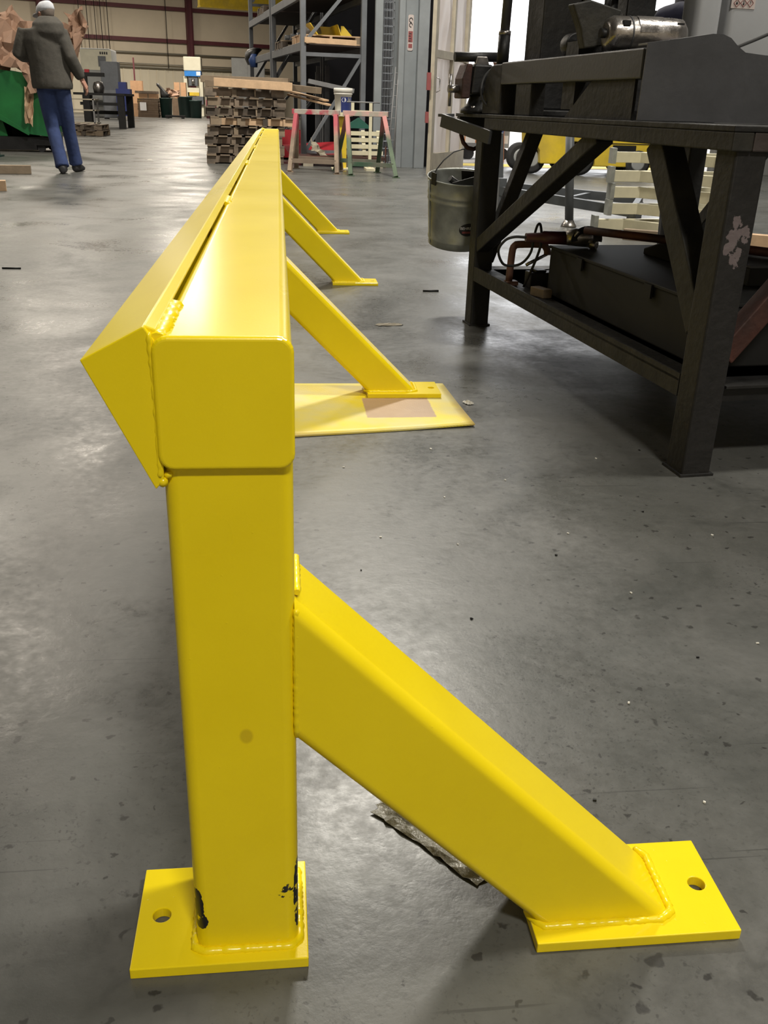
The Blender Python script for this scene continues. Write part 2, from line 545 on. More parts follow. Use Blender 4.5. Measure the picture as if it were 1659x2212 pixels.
_nt.links.new(_mx.outputs[0], _nt.nodes['Material Output'].inputs[0])
FILM = mat('crumpled_grey_film', (0.23, 0.22, 0.18), 0.22, 0, 0.25, 25, 0.6, 90)
JUG = mat('grey_translucent_plastic', (0.33, 0.34, 0.36), 0.45, 0, 0.08, 5)
LABELW = mat('off_white_label', (0.50, 0.43, 0.41), 0.6, 0, 0.05)
LABRED = mat('red_print', (0.24, 0.06, 0.06), 0.6)
LABBLK = mat('black_print', (0.02, 0.02, 0.022), 0.6)
ORANGE = mat('orange_paint', (0.60, 0.20, 0.06), 0.5)
GREYM = mat('machine_grey_paint', (0.30, 0.31, 0.31), 0.5, 0, 0.12, 4)
CREAMM = mat('machine_cream_paint', (0.62, 0.60, 0.48), 0.5, 0, 0.10, 3)
LAMPH = mat('white_lamp_housing', (0.7, 0.7, 0.7), 0.5)
ASPH = mat('pale_outdoor_paving', (0.50, 0.47, 0.43), 0.8, 0, 0.12, 1.5)
LINEY = mat('yellow_floor_paint', (0.75, 0.56, 0.05), 0.6, 0, 0.1, 3)
GRIND = mat('dark_red_tool_housing', (0.055, 0.012, 0.018), 0.45, 0, 0.2, 15)
DARKBOX = mat('black_grimy_metal_box', (0.008, 0.008, 0.008), 0.7, 0.1, 0.3, 10)

# ------------------------------------------------------------------ the shell
b = MB().grid(lambda u, v: (-24+48*u, -9+89*v, 0), 4, 6, False)
struct(b.build('floor', FLOOR))
b = MB().bb(2.2, 24, 14.0, 60, -0.05, 0.004)
struct(b.build('ground_outside', ASPH))
b = MB().bb(2.75, 6.4, 14.15, 14.75, 0.004, 0.010)
struct(b.build('trim_1', LINEY))
struct(MB().bb(-24.2, -24, -9, 82, 0, 8).build('wall_left', WALLC))
struct(MB().bb(10, 10.2, -9, 14, 0, 8).build('wall_right', WALLG))
struct(MB().bb(-24, 10, -9.2, -9, 0, 8).build('wall_rear', WALLC))
o = struct(MB().bb(6.6, 10, 13.75, 13.95, 0, 8).build('wall_doorway', WALLG))
struct(MB().bb(2.08, 6.6, 13.75, 13.95, 4.3, 8).build('wall_over_door', WALLG))
struct(MB().bb(2.08, 2.28, 13.75, 82, 0, 8).build('wall_behind_rack', WALLK))
struct(MB().bb(0.55, 2.08, 21.2, 21.35, 0, 8).build('wall_added_dark_backing', WALLK))  # added dark panel standing in for the dark interior behind the rack
b = MB().bb(-24.2, 10.2, -9.2, 14, 8, 8.2)
b.bb(-24.2, 2.3, 14, 82, 8, 8.2)
struct(b.build('ceiling', CEIL))

# far wall, running obliquely across the end of the hall
WA, WB = Vector((-26, 53.6, 0)), Vector((3.5, 64.4, 0))
WD = (WB-WA).normalized(); WN = Vector((WD.y, -WD.x, 0))      # WN points to the camera
def wpt(x, off, z):
    t = (x-WA.x)/WD.x
    p = WA + WD*t + WN*off
    return Vector((p.x, p.y, z))
b = MB()
b.add([wpt(-26, 0, 0), wpt(3.5, 0, 0), wpt(3.5, 0, 8), wpt(-26, 0, 8), wpt(-26, -0.2, 0), wpt(3.5, -0.2, 0), wpt(3.5, -0.2, 8), wpt(-26, -0.2, 8)],
      [(0,1,2,3), (5,4,7,6), (0,4,5,1), (3,2,6,7), (0,3,7,4), (1,5,6,2)])
wall_far = struct(b.build('wall_far', WALLC))
# ribbed liner panels on the lower wall: each panel of its own
x = -19.0
pm = None
while x < -1.0:
    b = MB()
    for dx, w_, dep in ((0, 0.90, 0.02), (0.02, 0.07, 0.05), (0.46, 0.07, 0.05)):
        a0, a1 = wpt(x+dx, 0.0, 0), wpt(x+dx+w_, 0.0, 0)
        n = WN*dep
        b.add([a0, a1, a1+n, a0+n]+[p+Vector((0,0,2.55)) for p in (a0, a1, a1+n, a0+n)],
              [(0,1,2,3), (7,6,5,4), (3,2,6,7), (0,3,7,4), (1,5,6,2), (0,4,5,1)])
    b.build('liner_panel', WALLP, wall_far)
    x += 0.92
for z, h_, nm in ((5.62, 0.20, 'girt'), (3.95, 0.20, 'girt')):
    b = MB().bar(wpt(-20, 0.12, z), wpt(2, 0.12, z), 0.2, h_)
    b.build(nm, MAROON, wall_far)
for z, r_ in ((3.26, 0.05), (2.68, 0.035), (2.52, 0.06)):
    xa = -19 if z > 3 else -10.2
    b = MB().tube([wpt(xa, 0.2, z), wpt(-0.5, 0.2, z)], r_, 8)
    b.build('conduit', PIPEG, wall_far)
for xc in (-5.15, -12.9, 2.4):
    t = thing('wall_column', {-5.15: 'maroon steel wall column above the cream punch press', -12.9: 'maroon steel wall column behind the man in the cap', 2.4: 'maroon steel wall column far behind the storage rack'}[xc],
              'column', wpt(xc, 0.38, 0), group='maroon columns of the far wall', world=True)
    c0 = wpt(xc, 0.38, 0)
    b = MB().bar(c0-WD*0.16, c0-WD*0.16+Vector((0,0,8)), 0.02, 0.36, WN); b.build('flange', MAROON, t)
    b = MB().bar(c0+WD*0.16, c0+WD*0.16+Vector((0,0,8)), 0.02, 0.36, WN); b.build('flange', MAROON, t)
    b = MB().bar(c0, c0+Vector((0,0,8)), 0.30, 0.02, WN); b.build('web', MAROON, t)
# drop wires / thin pipes hanging before the wall
for i, (xx, z0, r_) in enumerate(((-6.45, 2.5, 0.02), (-10.6, 1.2, 0.02), (-10.2, 0.6, 0.018), (-9.9, 1.4, 0.02), (-9.55, 1.6, 0.02), (-11.0, 1.5, 0.018))):
    o = MB().tube([wpt(xx, 0.5, z0), wpt(xx, 0.5, 7.9)], r_, 6).build('drop_wire', BLACK)
    tag(o, ('thin dark drop wire hanging left of the maroon column above the brown boxes' if i == 0 else '%s thin dark drop wire hanging over the grey milling machine' % ['', 'second from left', 'third from left', 'fourth from left', 'rightmost', 'leftmost'][i]), 'wire', 'drop wires before the far wall')
# yellow crane girder
t = thing('overhead_crane', 'yellow overhead crane girder high before the far wall', 'crane', wpt(-3.0, 12, 4.55), world=True)
ca, cb = Vector((-3.3, 45.2, 4.83)), Vector((1.9, 47.2, 4.83))
b = MB().bar(ca, cb, 0.30, 0.55); b.build('girder', YELM, t)
b = MB().bar(ca-Vector((0,0,0.3)), cb-Vector((0,0,0.3)), 0.45, 0.05); b.build('lower_flange', YELM, t)
b = MB().bar(ca+Vector((0,0,0.3)), cb+Vector((0,0,0.3)), 0.45, 0.05); b.build('upper_flange', YELM, t)
b = MB().box(ca+Vector((0.1,0.05,0.5)), (0.5, 0.6, 0.45)); b.build('end_truck', YELM, t)
b = MB().bar(ca+Vector((-.2,-3,0.75)), ca+Vector((-.2,3,0.75)), 0.2, 0.15)
for yy in (42.5, 48.0):
    b.bb(-3.6, -3.4, yy-0.05, yy+0.05, 5.5, 8.0)
b.build('runway_rail', MAROON, t)

# ceiling lamps with housings
lamp_names = ['over the far end of the yellow barrier', 'behind the photographer', 'right of the workbench', 'over the green hopper', 'over the sawhorses', 'over the far pallets', 'high at far left', 'before the crane girder', 'high at the far left corner', 'over the punch press', 'near the left wall']
for (x, y, z, sx, sy, W), wh in zip(LAMPS, lamp_names):
    t = thing('ceiling_lamp', 'white rectangular high bay lamp ' + wh, 'lamp', (x, y, z), group='ceiling lamps')
    b = MB().bb(-sx/2-0.05, sx/2+0.05, -sy/2-0.05, sy/2+0.05, 0.02, 0.12)
    b.build('housing', LAMPH, t)
    for ex in (-sx/2, sx/2):
        MB().tube([(ex, 0, 0.1), (ex, 0, 8.0-z)], 0.006, 6).build('suspension_rod', BARE, t)
    ld = bpy.data.lights.new('lamp_tube', 'AREA')
    ld.shape = 'RECTANGLE'; ld.size = sx; ld.size_y = sy
    ld.energy = W; ld.color = LAMP_COL if y < 11 else LAMP_COL_FAR
    lo = bpy.data.objects.new('lamp_tube', ld)
    col.objects.link(lo); lo.parent = t

# ------------------------------------------------------------------ yellow guard barrier
T = 0.1016; H = 0.6323; PL = 0.0127; LEN = 6.10
bar_t = thing('guard_barrier', 'freshly painted glossy yellow steel guard barrier on braced posts', 'barrier', (0, 0, 0), world=True)
prof = rsq(T, T, 0.0105, 6)
b = MB().prism(prof, lambda p, t: (p[0]-T/2, 0.0+t*LEN, p[1]+H-T/2))
round_corners(b)
rail = flat_faces(b.build('rail_tube', YEL, bar_t))
def endcap(y0, y1, name):
    b = MB().prism(rsq(T+0.003, T+0.003, 0.012, 5), lambda p, t: (p[0]-T/2, y0+(y1-y0)*t, p[1]+H-T/2))
    return b.build(name, YEL, bar_t, bevel=0.0034, seg=4)
endcap(-0.0065, 0.0005, 'end_cap')
endcap(LEN-0.0005, LEN+0.0065, 'end_cap')
# weld fillet round the cap's upper edge
def weld(path, r, parent, n=8, ripple=0.16, step=0.0026, name='weld_bead', flat=None):
    pts = [Vector(p) for p in path]
    out, rad = [], []
    for a, c in zip(pts[:-1], pts[1:]):
        k = max(2, int((c-a).length/step))
        for i in range(k):
            out.append(a.lerp(c, i/k)); rad.append(r*(1+random.uniform(-ripple, ripple)))
    out.append(pts[-1]); rad.append(r)
    rad[0] *= 0.7; rad[-1] *= 0.7
    if flat: rad = [(q*flat, q) for q in rad]
    return MB().tube(out, rad, n, jit=0.06).build(name, YEL, parent)
# angle iron nose: profile in x, z
A_, Tt, B_ = Vector((-0.1546, 0.6152)), Vector((-0.1074, 0.6403)), Vector((-0.1068, 0.5125))
th = 0.0055
def off(p, q):
    d = (q-p).normalized()
    return Vector((d.y, -d.x))*th
n1 = off(A_, Tt); n2 = off(B_, A_)
# inner apex
d1, d2 = (Tt-A_).normalized(), (B_-A_).normalized()
ia = A_ + (d1+d2)*th*1.05
angp = [B_, A_, Tt, Vector((-0.0992, 0.6372)), Vector((-0.0998, 0.6330)), Vector((-0.1060, 0.6345)), ia, B_+n2]
b = MB().prism([tuple(p) for p in angp], lambda p, t: (p[0], 0.002+t*(LEN-0.004), p[1]))
ang = b.build('nose_angle', YEL, bar_t, bevel=0.0012, seg=2)
for y0 in (-0.0028, LEN-0.003):
    b = MB().prism([tuple(A_), tuple(Tt), (-0.1000, 0.6300), (-0.1000, 0.5200), tuple(B_)], lambda p, t: (p[0], y0+t*0.0058, p[1]))
    b.build('nose_end_plate', YEL, bar_t, bevel=0.001, seg=2)
weld([(-0.1040, -0.0016, 0.636), (-0.1028, -0.0012, 0.60), (-0.1024, -0.0012, 0.56), (-0.1030, -0.0012, 0.522)], 0.0026, ang)
weld([(-0.1025, 0.000, 0.521), (-0.1005, 0.001, 0.515)], 0.0048, ang, step=0.003)
weld([(-0.0975, 0.002, 0.526), (-0.0965, 0.002, 0.521)], 0.0042, ang, step=0.003)
# stitch welds closing the slot along the top
for y0, y1 in ((0.0, 0.122), (0.99, 1.09), (2.12, 2.25), (3.15, 3.32), (4.27, 4.40), (5.2, 5.32), (5.95, 6.09)):
    weld([(-0.0985, y0-0.001, 0.6318), (-0.0985, y1, 0.6318)], 0.0046, ang, ripple=0.22, step=0.0042, flat=1.8)

def plate(x0, x1, y0, y1, z0, z1, hx, hy, hr, parent, name):
    """rectangular plate with a drilled round hole"""
    n = 24
    circ = [(hx+hr*math.cos(2*math.pi*k/n), hy+hr*math.sin(2*math.pi*k/n)) for k in range(n)]
    def edge(p):
        dx, dy = p[0]-hx, p[1]-hy
        ts = []
        if dx > 1e-9: ts.append((x1-hx)/dx)
        if dx < -1e-9: ts.append((x0-hx)/dx)
        if dy > 1e-9: ts.append((y1-hy)/dy)
        if dy < -1e-9: ts.append((y0-hy)/dy)
        t = min(ts)
        return (hx+dx*t, hy+dy*t)
    pts = [(a, edge(a)) for a in circ]
    cor = [(x0, y0), (x1, y0), (x1, y1), (x0, y1)]
    inner, outer = [], []
    for (a, e) in pts:
        inner.append(a); outer.append(e)
    allp = inner+outer+cor
    N = n
    def corner_between(e, f):
        for i, c in enumerate(cor):
            if abs(e[0]-f[0]) > 1e-7 and abs(e[1]-f[1]) > 1e-7:
                if (abs(c[0]-e[0]) < 1e-7 or abs(c[1]-e[1]) < 1e-7) and (abs(c[0]-f[0]) < 1e-7 or abs(c[1]-f[1]) < 1e-7):
                    return i
        return None
    fs, per = [], []
    for k in range(N):
        k2 = (k+1) % N
        ci = corner_between(outer[k], outer[k2])
        per.append(N+k)
        if ci is None:
            fs.append([k, N+k, N+k2, k2])
        else:
            fs.append([k, N+k, 2*N+ci, N+k2, k2]); per.append(2*N+ci)
    M = len(allp)
    vs = [(p[0], p[1], z1) for p in allp]+[(p[0], p[1], z0) for p in allp]
    faces = [f for f in fs]+[[M+i for i in f][::-1] for f in fs]
    faces += [[per[i], per[(i+1) % len(per)], M+per[(i+1) % len(per)], M+per[i]][::-1] for i in range(len(per))]
    faces += [[k, (k+1) % N, M+(k+1) % N, M+k] for k in range(N)]
    return MB().add(vs, faces).build(name, YEL, parent, bevel=0.0011, seg=2)

def post(s, z0=0.0, first=False):
    zt = H-T+0.0005
    b = MB().prism(rsq(T, T, 0.0125, 6), lambda p, t: (p[0]-T/2, s+p[1]+T/2, z0+PL-0.0003+t*(zt-z0-PL)))
    round_corners(b)
    p_ = flat_faces(b.build('post', YELC if first else YEL, bar_t))
    plate(-0.1652, 0.0095, s-0.0175, s+0.1127, z0, z0+PL, -0.141, s+0.048, 0.0093, p_, 'base_plate')
    weld([(-T-0.001, s+0.10, z0+PL+0.0008), (-T-0.002, s+0.004, z0+PL+0.0008), (-T+0.008, s-0.002, z0+PL+0.0008),
          (-0.008, s-0.002, z0+PL+0.0008), (0.001, s+0.008, z0+PL+0.0008), (0.001, s+0.10, z0+PL+0.0008)], 0.0046, p_)
    # brace at 45 degrees: a square tube cut flush at post and plate
    c0, c1 = 0.2615, 0.4052         # x+z on the lower and upper face
    zb = z0+PL-0.0003
    mid = (c0+c1)/2
    pr = rsq(T, T-0.004, 0.0125, 6)
    def bf(p, t):
        k = mid + p[0]*math.sqrt(2)    # x + z
        y = s+0.0508+p[1]
        return (0.0-0.0005, y, k) if t == 0 else (k-zb, y, zb)
    b = MB().prism(pr, bf)
    round_corners(b)
    br = flat_faces(b.build('brace', YEL, bar_t))
    plate(0.2426, 0.4616, s-0.0197, s+0.1105, z0, z0+PL, 0.440, s+0.046, 0.0095, br, 'brace_plate')
    y0, y1 = s+0.004, s+0.098
    zw = zb+0.0008
    weld([(c0-zb-0.004, y1, zw), (c0-zb-0.006, y0+0.012, zw), (c0-zb+0.006, y0-0.003, zw), (c1-zb-0.012, y0-0.003, zw), (c1-zb+0.003, y0+0.006, zw), (c1-zb+0.005, y1-0.01, zw), (c1-zb-0.004, y1+0.004, zw)], 0.0046, br)
    weld([(0.002, y0+0.012, c1+0.003), (0.002, y1-0.012, c1+0.003)], 0.0036, br, ripple=0.12)
    weld([(0.001, y0+0.002, c1-0.008), (0.0005, y0, c0+0.012), (0.001, y0+0.006, c0+0.001)], 0.0030, br)
    weld([(0.001, y0+0.010, c0-0.001), (0.001, y1-0.012, c0-0.001)], 0.0036, br)
SP = [0.0, 1.9461, 3.8269, 5.7582]
for i, s in enumerate(SP):
    post(s, 0.0055 if i == 1 else 0.0, i == 0)

# ------------------------------------------------------------------ painted cardboard under the second brace
def make_cardmat():
    m = bpy.data.materials.new('oversprayed_cardboard')
    m.use_nodes = True
    nt = m.node_tree
    b = nt.nodes['Principled BSDF']
    tc = nd(nt, 'ShaderNodeTexCoord')
    ob = tc.outputs['Object']
    sx = nd(nt, 'ShaderNodeSeparateXYZ'); nt.links.new(ob, sx.inputs[0])
    X, Y = sx.outputs[0], sx.outputs[1]
    kraft = mix_col(nt, noise(nt, ob, 30, 4), (0.40, 0.26, 0.15), (0.48, 0.32, 0.19))
    fade = noise(nt, ob, 4.5, 3)
    paint = mix_col(nt, ramp(nt, fade, 0.38, 0.62), (0.78, 0.62, 0.01), (0.66, 0.58, 0.22))
    # unpainted rectangle left where the plate stood during spraying
    def band(src, a, c, s_):
        return socket_math(nt, 'MULTIPLY', ramp(nt, src, a-s_, a+s_), ramp(nt, src, c-s_, c+s_, 1.0, 0.0))
    wob = socket_math(nt, 'MULTIPLY', noise(nt, ob, 60, 2), 0.006)
    rect = socket_math(nt, 'MULTIPLY', band(socket_math(nt, 'ADD', X, wob), 0.228, 0.422, 0.002), band(socket_math(nt, 'ADD', Y, wob), 0.145, 0.33, 0.002))
    edge = ramp(nt, socket_math(nt, 'ADD', X, socket_math(nt, 'MULTIPLY', noise(nt, ob, 12, 3), 0.05)), 0.50, 0.555)
    front = ramp(nt, socket_math(nt, 'ADD', Y, socket_math(nt, 'MULTIPLY', noise(nt, ob, 9, 3), 0.05)), 0.025, 0.07, 0.45, 0.0)
    msk = socket_math(nt, 'MAXIMUM', socket_math(nt, 'MAXIMUM', rect, edge), front)
    c = mix_col(nt, msk, paint, kraft)
    nt.links.new(c, b.inputs['Base Color'])
    b.inputs['Roughness'].default_value = 0.5
    wv = nd(nt, 'ShaderNodeTexWave', bands_direction='DIAGONAL')
    wv.inputs['Scale'].default_value = 58
    nt.links.new(ob, wv.inputs['Vector'])
    bp = nd(nt, 'ShaderNodeBump'); bp.inputs['Strength'].default_value = 0.35; bp.inputs['Distance'].default_value = 0.0015
    nt.links.new(socket_math(nt, 'MULTIPLY', wv.outputs['Fac'], ramp(nt, noise(nt, ob, 3, 2), 0.42, 0.6)), bp.inputs['Height'])
    nt.links.new(bp.outputs[0], b.inputs['Normal'])
    return m
cq = [Vector((-0.10, 1.575)), Vector((0.513, 1.672)), Vector((0.492, 2.085)), Vector((-0.10, 2.085))]
def cardz(u, v):
    return 0.0012 + 0.012*max(0, u-0.72)**1.0*max(0, 0.45-v)*2.2*(1 if v < 0.45 else 0) + 0.0012*math.sin(9*u)*max(0, 0.3-v)
def card_fn(dz):
    def f(u, v):
        p = cq[0].lerp(cq[1], u).lerp(cq[3].lerp(cq[2], u), v)
        return (p.x, p.y, cardz(u, v)+dz)
    return f
b = MB()
NU, NV = 24, 14
b.grid(card_fn(0.004), NU, NV); b.grid(card_fn(0.0), NU, NV)
def idx(k, i, j): return k*(NU+1)*(NV+1)+i*(NV+1)+j
for i in range(NU):
    b.f.append([idx(0,i,0), idx(0,i+1,0), idx(1,i+1,0), idx(1,i,0)]); b.sm.append(False)
    b.f.append([idx(0,i,NV), idx(0,i+1,NV), idx(1,i+1,NV), idx(1,i,NV)]); b.sm.append(False)
for j in range(NV):
    b.f.append([idx(0,0,j), idx(0,0,j+1), idx(1,0,j+1), idx(1,0,j)]); b.sm.append(False)
    b.f.append([idx(0,NU,j), idx(0,NU,j+1), idx(1,NU,j+1), idx(1,NU,j)]); b.sm.append(False)
b.xform(Matrix.Translation((0, -1.6, 0)))
o = b.build('cardboard_sheet', make_cardmat())
o.location = (0, 1.6, 0)
tag(o, 'flattened cardboard sheet oversprayed yellow under the second brace foot', 'cardboard')

# ------------------------------------------------------------------ workbench (local axes: x across, y along the long edge)
BP = (0.94, 1.288, 0.0); BR = math.atan2(0.118, 0.993)
def bench_pt(u, v, z):
    return Vector((BP[0]+0.993*u-0.118*v, BP[1]+0.118*u+0.993*v, z))
def bthing(name, label, cat, group=None):
    return thing(name, label, cat, BP, BR, group)
def worn_leg():
    """dark paint scraped to bare purple-grey metal in a blotch high on the camera face"""
    m = mat('dark_steel_with_bare_patch', (0.014, 0.013, 0.013), 0.6, 0.1, 0.4, 9, 0.25, 40)
    nt = m.node_tree
    b = nt.nodes['Principled BSDF']
    src = b.inputs['Base Color'].links[0].from_socket
    tc = nd(nt, 'ShaderNodeTexCoord'); ob = tc.outputs['Object']
    sx = nd(nt, 'ShaderNodeSeparateXYZ'); nt.links.new(ob, sx.inputs[0])
    dz = socket_math(nt, 'DIVIDE', socket_math(nt, 'SUBTRACT', sx.outputs[2], 0.545), 0.075)
    dx = socket_math(nt, 'DIVIDE', socket_math(nt, 'SUBTRACT', sx.outputs[0], 0.036), 0.036)
    d2 = socket_math(nt, 'ADD', socket_math(nt, 'MULTIPLY', dx, dx), socket_math(nt, 'MULTIPLY', dz, dz))
    s = socket_math(nt, 'ADD', noise(nt, ob, 38, 4, 0.6), ramp(nt, d2, 0.2, 1.3, 0.10, -0.35))
    k = ramp(nt, s, 0.52, 0.55)
    nt.links.new(mix_col(nt, k, src, (0.16, 0.13, 0.135)), b.inputs['Base Color'])
    return m
bench = bthing('workbench', 'heavy dark steel workbench on square tube legs with lower shelf', 'workbench')
WID, LONG = 0.93, 1.74
LEGM = worn_leg()
for i, (u, v) in enumerate(((0, 0), (0, LONG-0.08), (WID-0.075, 0), (WID-0.075, LONG-0.08))):
    b = MB().prism(rsq(0.075, 0.078, 0.006, 3), lambda p, t: (u+0.0375+p[0], v+0.039+p[1], 0.003+t*(0.727-0.003)))
    lg = b.build('leg', LEGM if i == 0 else DSTEEL, bench)
    MB().bb(u-0.006, u+0.081, v-0.006, v+0.084, 0.0, 0.006).build('foot_plate', DSTEEL, lg)
b = MB().bb(-0.02, WID+0.02, -0.012, 1.95, 0.765, 0.777); b.build('top_plate', DSTEEL, bench, bevel=0.002)
b = MB().bb(-0.018, 0.03, -0.01, 1.60, 0.727, 0.765); b.build('edge_channel', OLIVE, bench, bevel=0.003)
b = MB().bb(0.031, WID+0.018, -0.01, 0.03, 0.727, 0.765); b.build('edge_channel', BROWNST, bench, bevel=0.003)
b = MB().bb(WID-0.03, WID+0.018, 0.031, 1.94, 0.727, 0.765); b.build('edge_channel', DSTEEL, bench, bevel=0.003)
b = MB().bb(-0.018, WID-0.031, 1.90, 1.94, 0.727, 0.765); b.build('edge_channel', DSTEEL, bench, bevel=0.003)
b = MB().bb(0.0, WID, 0.08, LONG-0.08, 0.214, 0.220); b.bb(0.078, WID-0.078, 0, LONG, 0.214, 0.220)
b.build('shelf_plate', DSTEEL, bench)
b = MB().bb(0.0, 0.04, 0.079, LONG-0.081, 0.178, 0.214); b.bb(0.0, 0.006, 0.079, LONG-0.081, 0.214, 0.232); b.build('shelf_angle', OLIVE, bench)
b = MB().bb(WID-0.04, WID, 0.079, LONG-0.081, 0.178, 0.214); b.build('shelf_angle', DSTEEL, bench)
b = MB().bb(0.076, WID-0.076, LONG-0.06, LONG-0.02, 0.178, 0.214); b.build('shelf_angle', DSTEEL, bench)
b = MB().bb(0.076, WID-0.076, 0.02, 0.06, 0.178, 0.214); b.build('shelf_angle', DSTEEL, bench)
def brace_b(a, c, w_, d_, m):
    MB().bar(a, c, w_, d_).build('brace', m, bench, bevel=0.004)
brace_b((0.034, 0.062, 0.345), (0.034, 0.375, 0.735), 0.060, 0.070, OLIVE)
brace_b((0.030, LONG-0.075, 0.31), (0.030, 0.70, 0.740), 0.052, 0.052, DSTEEL)
brace_b((0.06, LONG-0.040, 0.25), (0.225, LONG-0.040, 0.735), 0.050, 0.050, OLIVE)
brace_b((0.07, 0.038, 0.285), (0.43, 0.038, 0.735), 0.05, 0.05, RUST)
brace_b((WID-0.034, LONG-0.075, 0.31), (WID-0.034, 1.2, 0.74), 0.05, 0.05, DSTEEL)
# loose grey bar hanging from the corner
t = bthing('steel_bar', 'grey flat steel bar slanting off the far bench corner under the vise', 'bar')
b = MB().bar((-0.130, 1.76, 0.7515), (-0.020, 1.515, 0.7020), 0.014, 0.046); b.build('flat_bar', SHEET, t, bevel=0.002)
b = MB().bar((-0.128, 1.772, 0.768), (-0.090, 1.785, 0.770), 0.05, 0.010); b.build('end_tab', SHEET, t)
# hook carrying the pail
HX = bench_pt(0.03, 1.915, 0)

# -- belt grinder on the bench
gr = bthing('belt_grinder', 'dark steel belt grinder running along the workbench edge', 'grinder')
b = MB()
prof2 = [(1.52, 0.777)]
for k in range(0, 13):
    a = R(90*k/12)
    prof2.append((1.60+0.105*math.sin(a), 0.835+0.100*math.cos(a)) if False else (1.58+0.11*math.sin(a), 0.825+0.113*math.cos(a)))
prof2 += [(1.69, 0.777)]
prof2 = [(1.50, 0.777), (1.50, 0.938)] + prof2[1:]
b.prism(prof2, lambda p, t: (0.000+0.13*t, p[0], p[1])); b.build('end_housing', DSTEEL, gr, bevel=0.004)
b = MB().bb(0.0, 0.055, 0.47, 1.505, 0.873, 0.942); b.build('long_beam', SHEET, gr, bevel=0.004)
b = MB().bb(0.005, 0.055, 1.22, 1.36, 0.777, 0.874); b.build('support_foot', DSTEEL, gr, bevel=0.003)
b = MB().prism([(0.52, 0.777), (0.95, 0.777), (0.78, 0.874), (0.52, 0.874)], lambda p, t: (0.012+0.008*t, p[0], p[1])); b.build('gusset', OLIVE, gr)
b = MB().bb(0.06, 0.30, 0.60, 0.98, 0.777, 0.80); b.build('base_plate', DSTEEL, gr)
# tensioning arm: thick plate polygon standing across the bench
poly = [(-0.032, 1.066), (0.021, 1.078), (0.117, 1.057), (0.107, 1.031), (0.067, 0.965), (0.014, 0.957), (-0.002, 1.008)]
b = MB().prism(poly, lambda p, t: (p[0], 0.86+0.04*t, p[1])); b.build('tension_arm', OLIVE, gr, bevel=0.004)
b = MB().tube([(0.05, 1.0, 0.975), (0.05, 1.05, 0.975)], 0.032, 24); b.build('idler_wheel', BLACK, gr, bevel=0.003)
b = MB().bb(0.02, 0.09, 0.91, 1.00, 0.80, 0.98); b.build('arm_pedestal', DSTEEL, gr)
cy = MB().tube([(0.035, 1.60, 0.93), (0.036, 1.60, 1.035)], 0.021, 16); cy.build('cylinder_sleeve', BLACK, gr)
cy = MB().tube([(0.036, 1.60, 1.033), (0.036, 1.60, 1.046)], 0.0215, 16); cy.build('collar', BARE, gr)
cy = MB().tube([(0.036, 1.60, 1.046), (0.05, 1.60, 1.60)], 0.0165, 16); cy.build('cylinder_rod', SHEET, gr)
# motor
mt = MB()
MZ = 0.993
mt.tube([(0.045, 0.80, MZ), (0.05, 0.80, MZ), (0.065, 0.80, MZ), (0.235, 0.79, MZ), (0.262, 0.787, MZ), (0.272, 0.787, MZ)], [0.025, 0.038, 0.045, 0.045, 0.043, 0.030], 32)
mo = mt.build('motor_body', BARE, gr)
for xx in (0.105, 0.222):
    MB().tube([(xx, 0.797, MZ), (xx+0.004, 0.797, MZ)], 0.0462, 32).build('motor_band', SHEET, mo)
def patch(u, v):
    a = R(100+75*v)
    return (0.125+0.08*u, 0.795+0.0466*math.cos(a), MZ+0.0466*math.sin(a))
MB().grid(patch, 4, 8).build('cover_plate', BARE, mo)
for xx in (0.086, 0.245):
    MB().box((xx, 0.759, 1.018), (0.020, 0.012, 0.012)).build('vent_slot', BLACK, mo)
MB().bb(0.09, 0.24, 0.755, 0.84, 0.80, 0.952).build('motor_mount', DSTEEL, gr)
MB().tube([(0.03, 0.80, MZ), (0.06, 0.80, MZ)], [0.012, 0.012], 16).build('motor_shaft', BLACK, gr)
# bent sheet-metal hood at the near end
hp = [(-0.018, 0.949), (0.07, 0.962), (0.15, 0.975), (0.178, 0.975), (0.20, 0.968), (0.222, 0.951), (0.245, 0.938), (0.30, 0.934), (0.48, 0.932)]
hd = bthing('sheet_metal_hood', 'bent grey sheet steel hood with curved top edge on the near bench end', 'hood')
front = [(-0.022, 0.779)]+hp+[(0.48, 0.779)]
b = MB().prism(front, lambda p, t: (p[0], 0.418+0.004*t, p[1])); b.build('front_panel', SHEET, hd)
b = MB()
hp2 = hp + [(x_, z_-0.004) for x_, z_ in hp[::-1]]
b.prism(hp2, lambda p, t: (p[0], 0.4221+0.24*t if p[0] > 0.2 else 0.4221+0.045*t, p[1])); b.build('roof_sheet', SHEETL, hd)
b = MB().bb(0.47, 0.48, 0.4221, 0.66, 0.779, 0.927); b.build('side_panel', SHEET, hd)
# column of the drill press
dp = bthing('drill_press', 'black box column machine standing on the bench behind the grinder beam', 'machine')
b = MB().bb(0.065, 0.215, 1.32, 1.47, 0.797, 1.75); b.build('column', DSTEEL, dp, bevel=0.006)
b = MB().bb(0.06, 0.30, 1.26, 1.49, 0.777, 0.797); b.build('base', DSTEEL, dp, bevel=0.004)
b = MB().tube([(0.20, 1.30, 0.81), (0.20, 1.30, 1.60)], 0.012, 10); b.build('guide_rod', SHEET, dp)
b = MB().bb(0.05, 0.52, 1.22, 1.47, 1.22, 1.30)
b.build('cross_head', BLACK, dp, bevel=0.006)
b = MB().bb(0.32, 0.42, 1.25, 1.40, 1.06, 1.22); b.build('spindle_block', BLACK, dp, bevel=0.006)
b = MB().tube([(0.37, 1.32, 0.80), (0.37, 1.32, 1.10)], 0.022, 16); b.build('spindle', BLACK, dp)
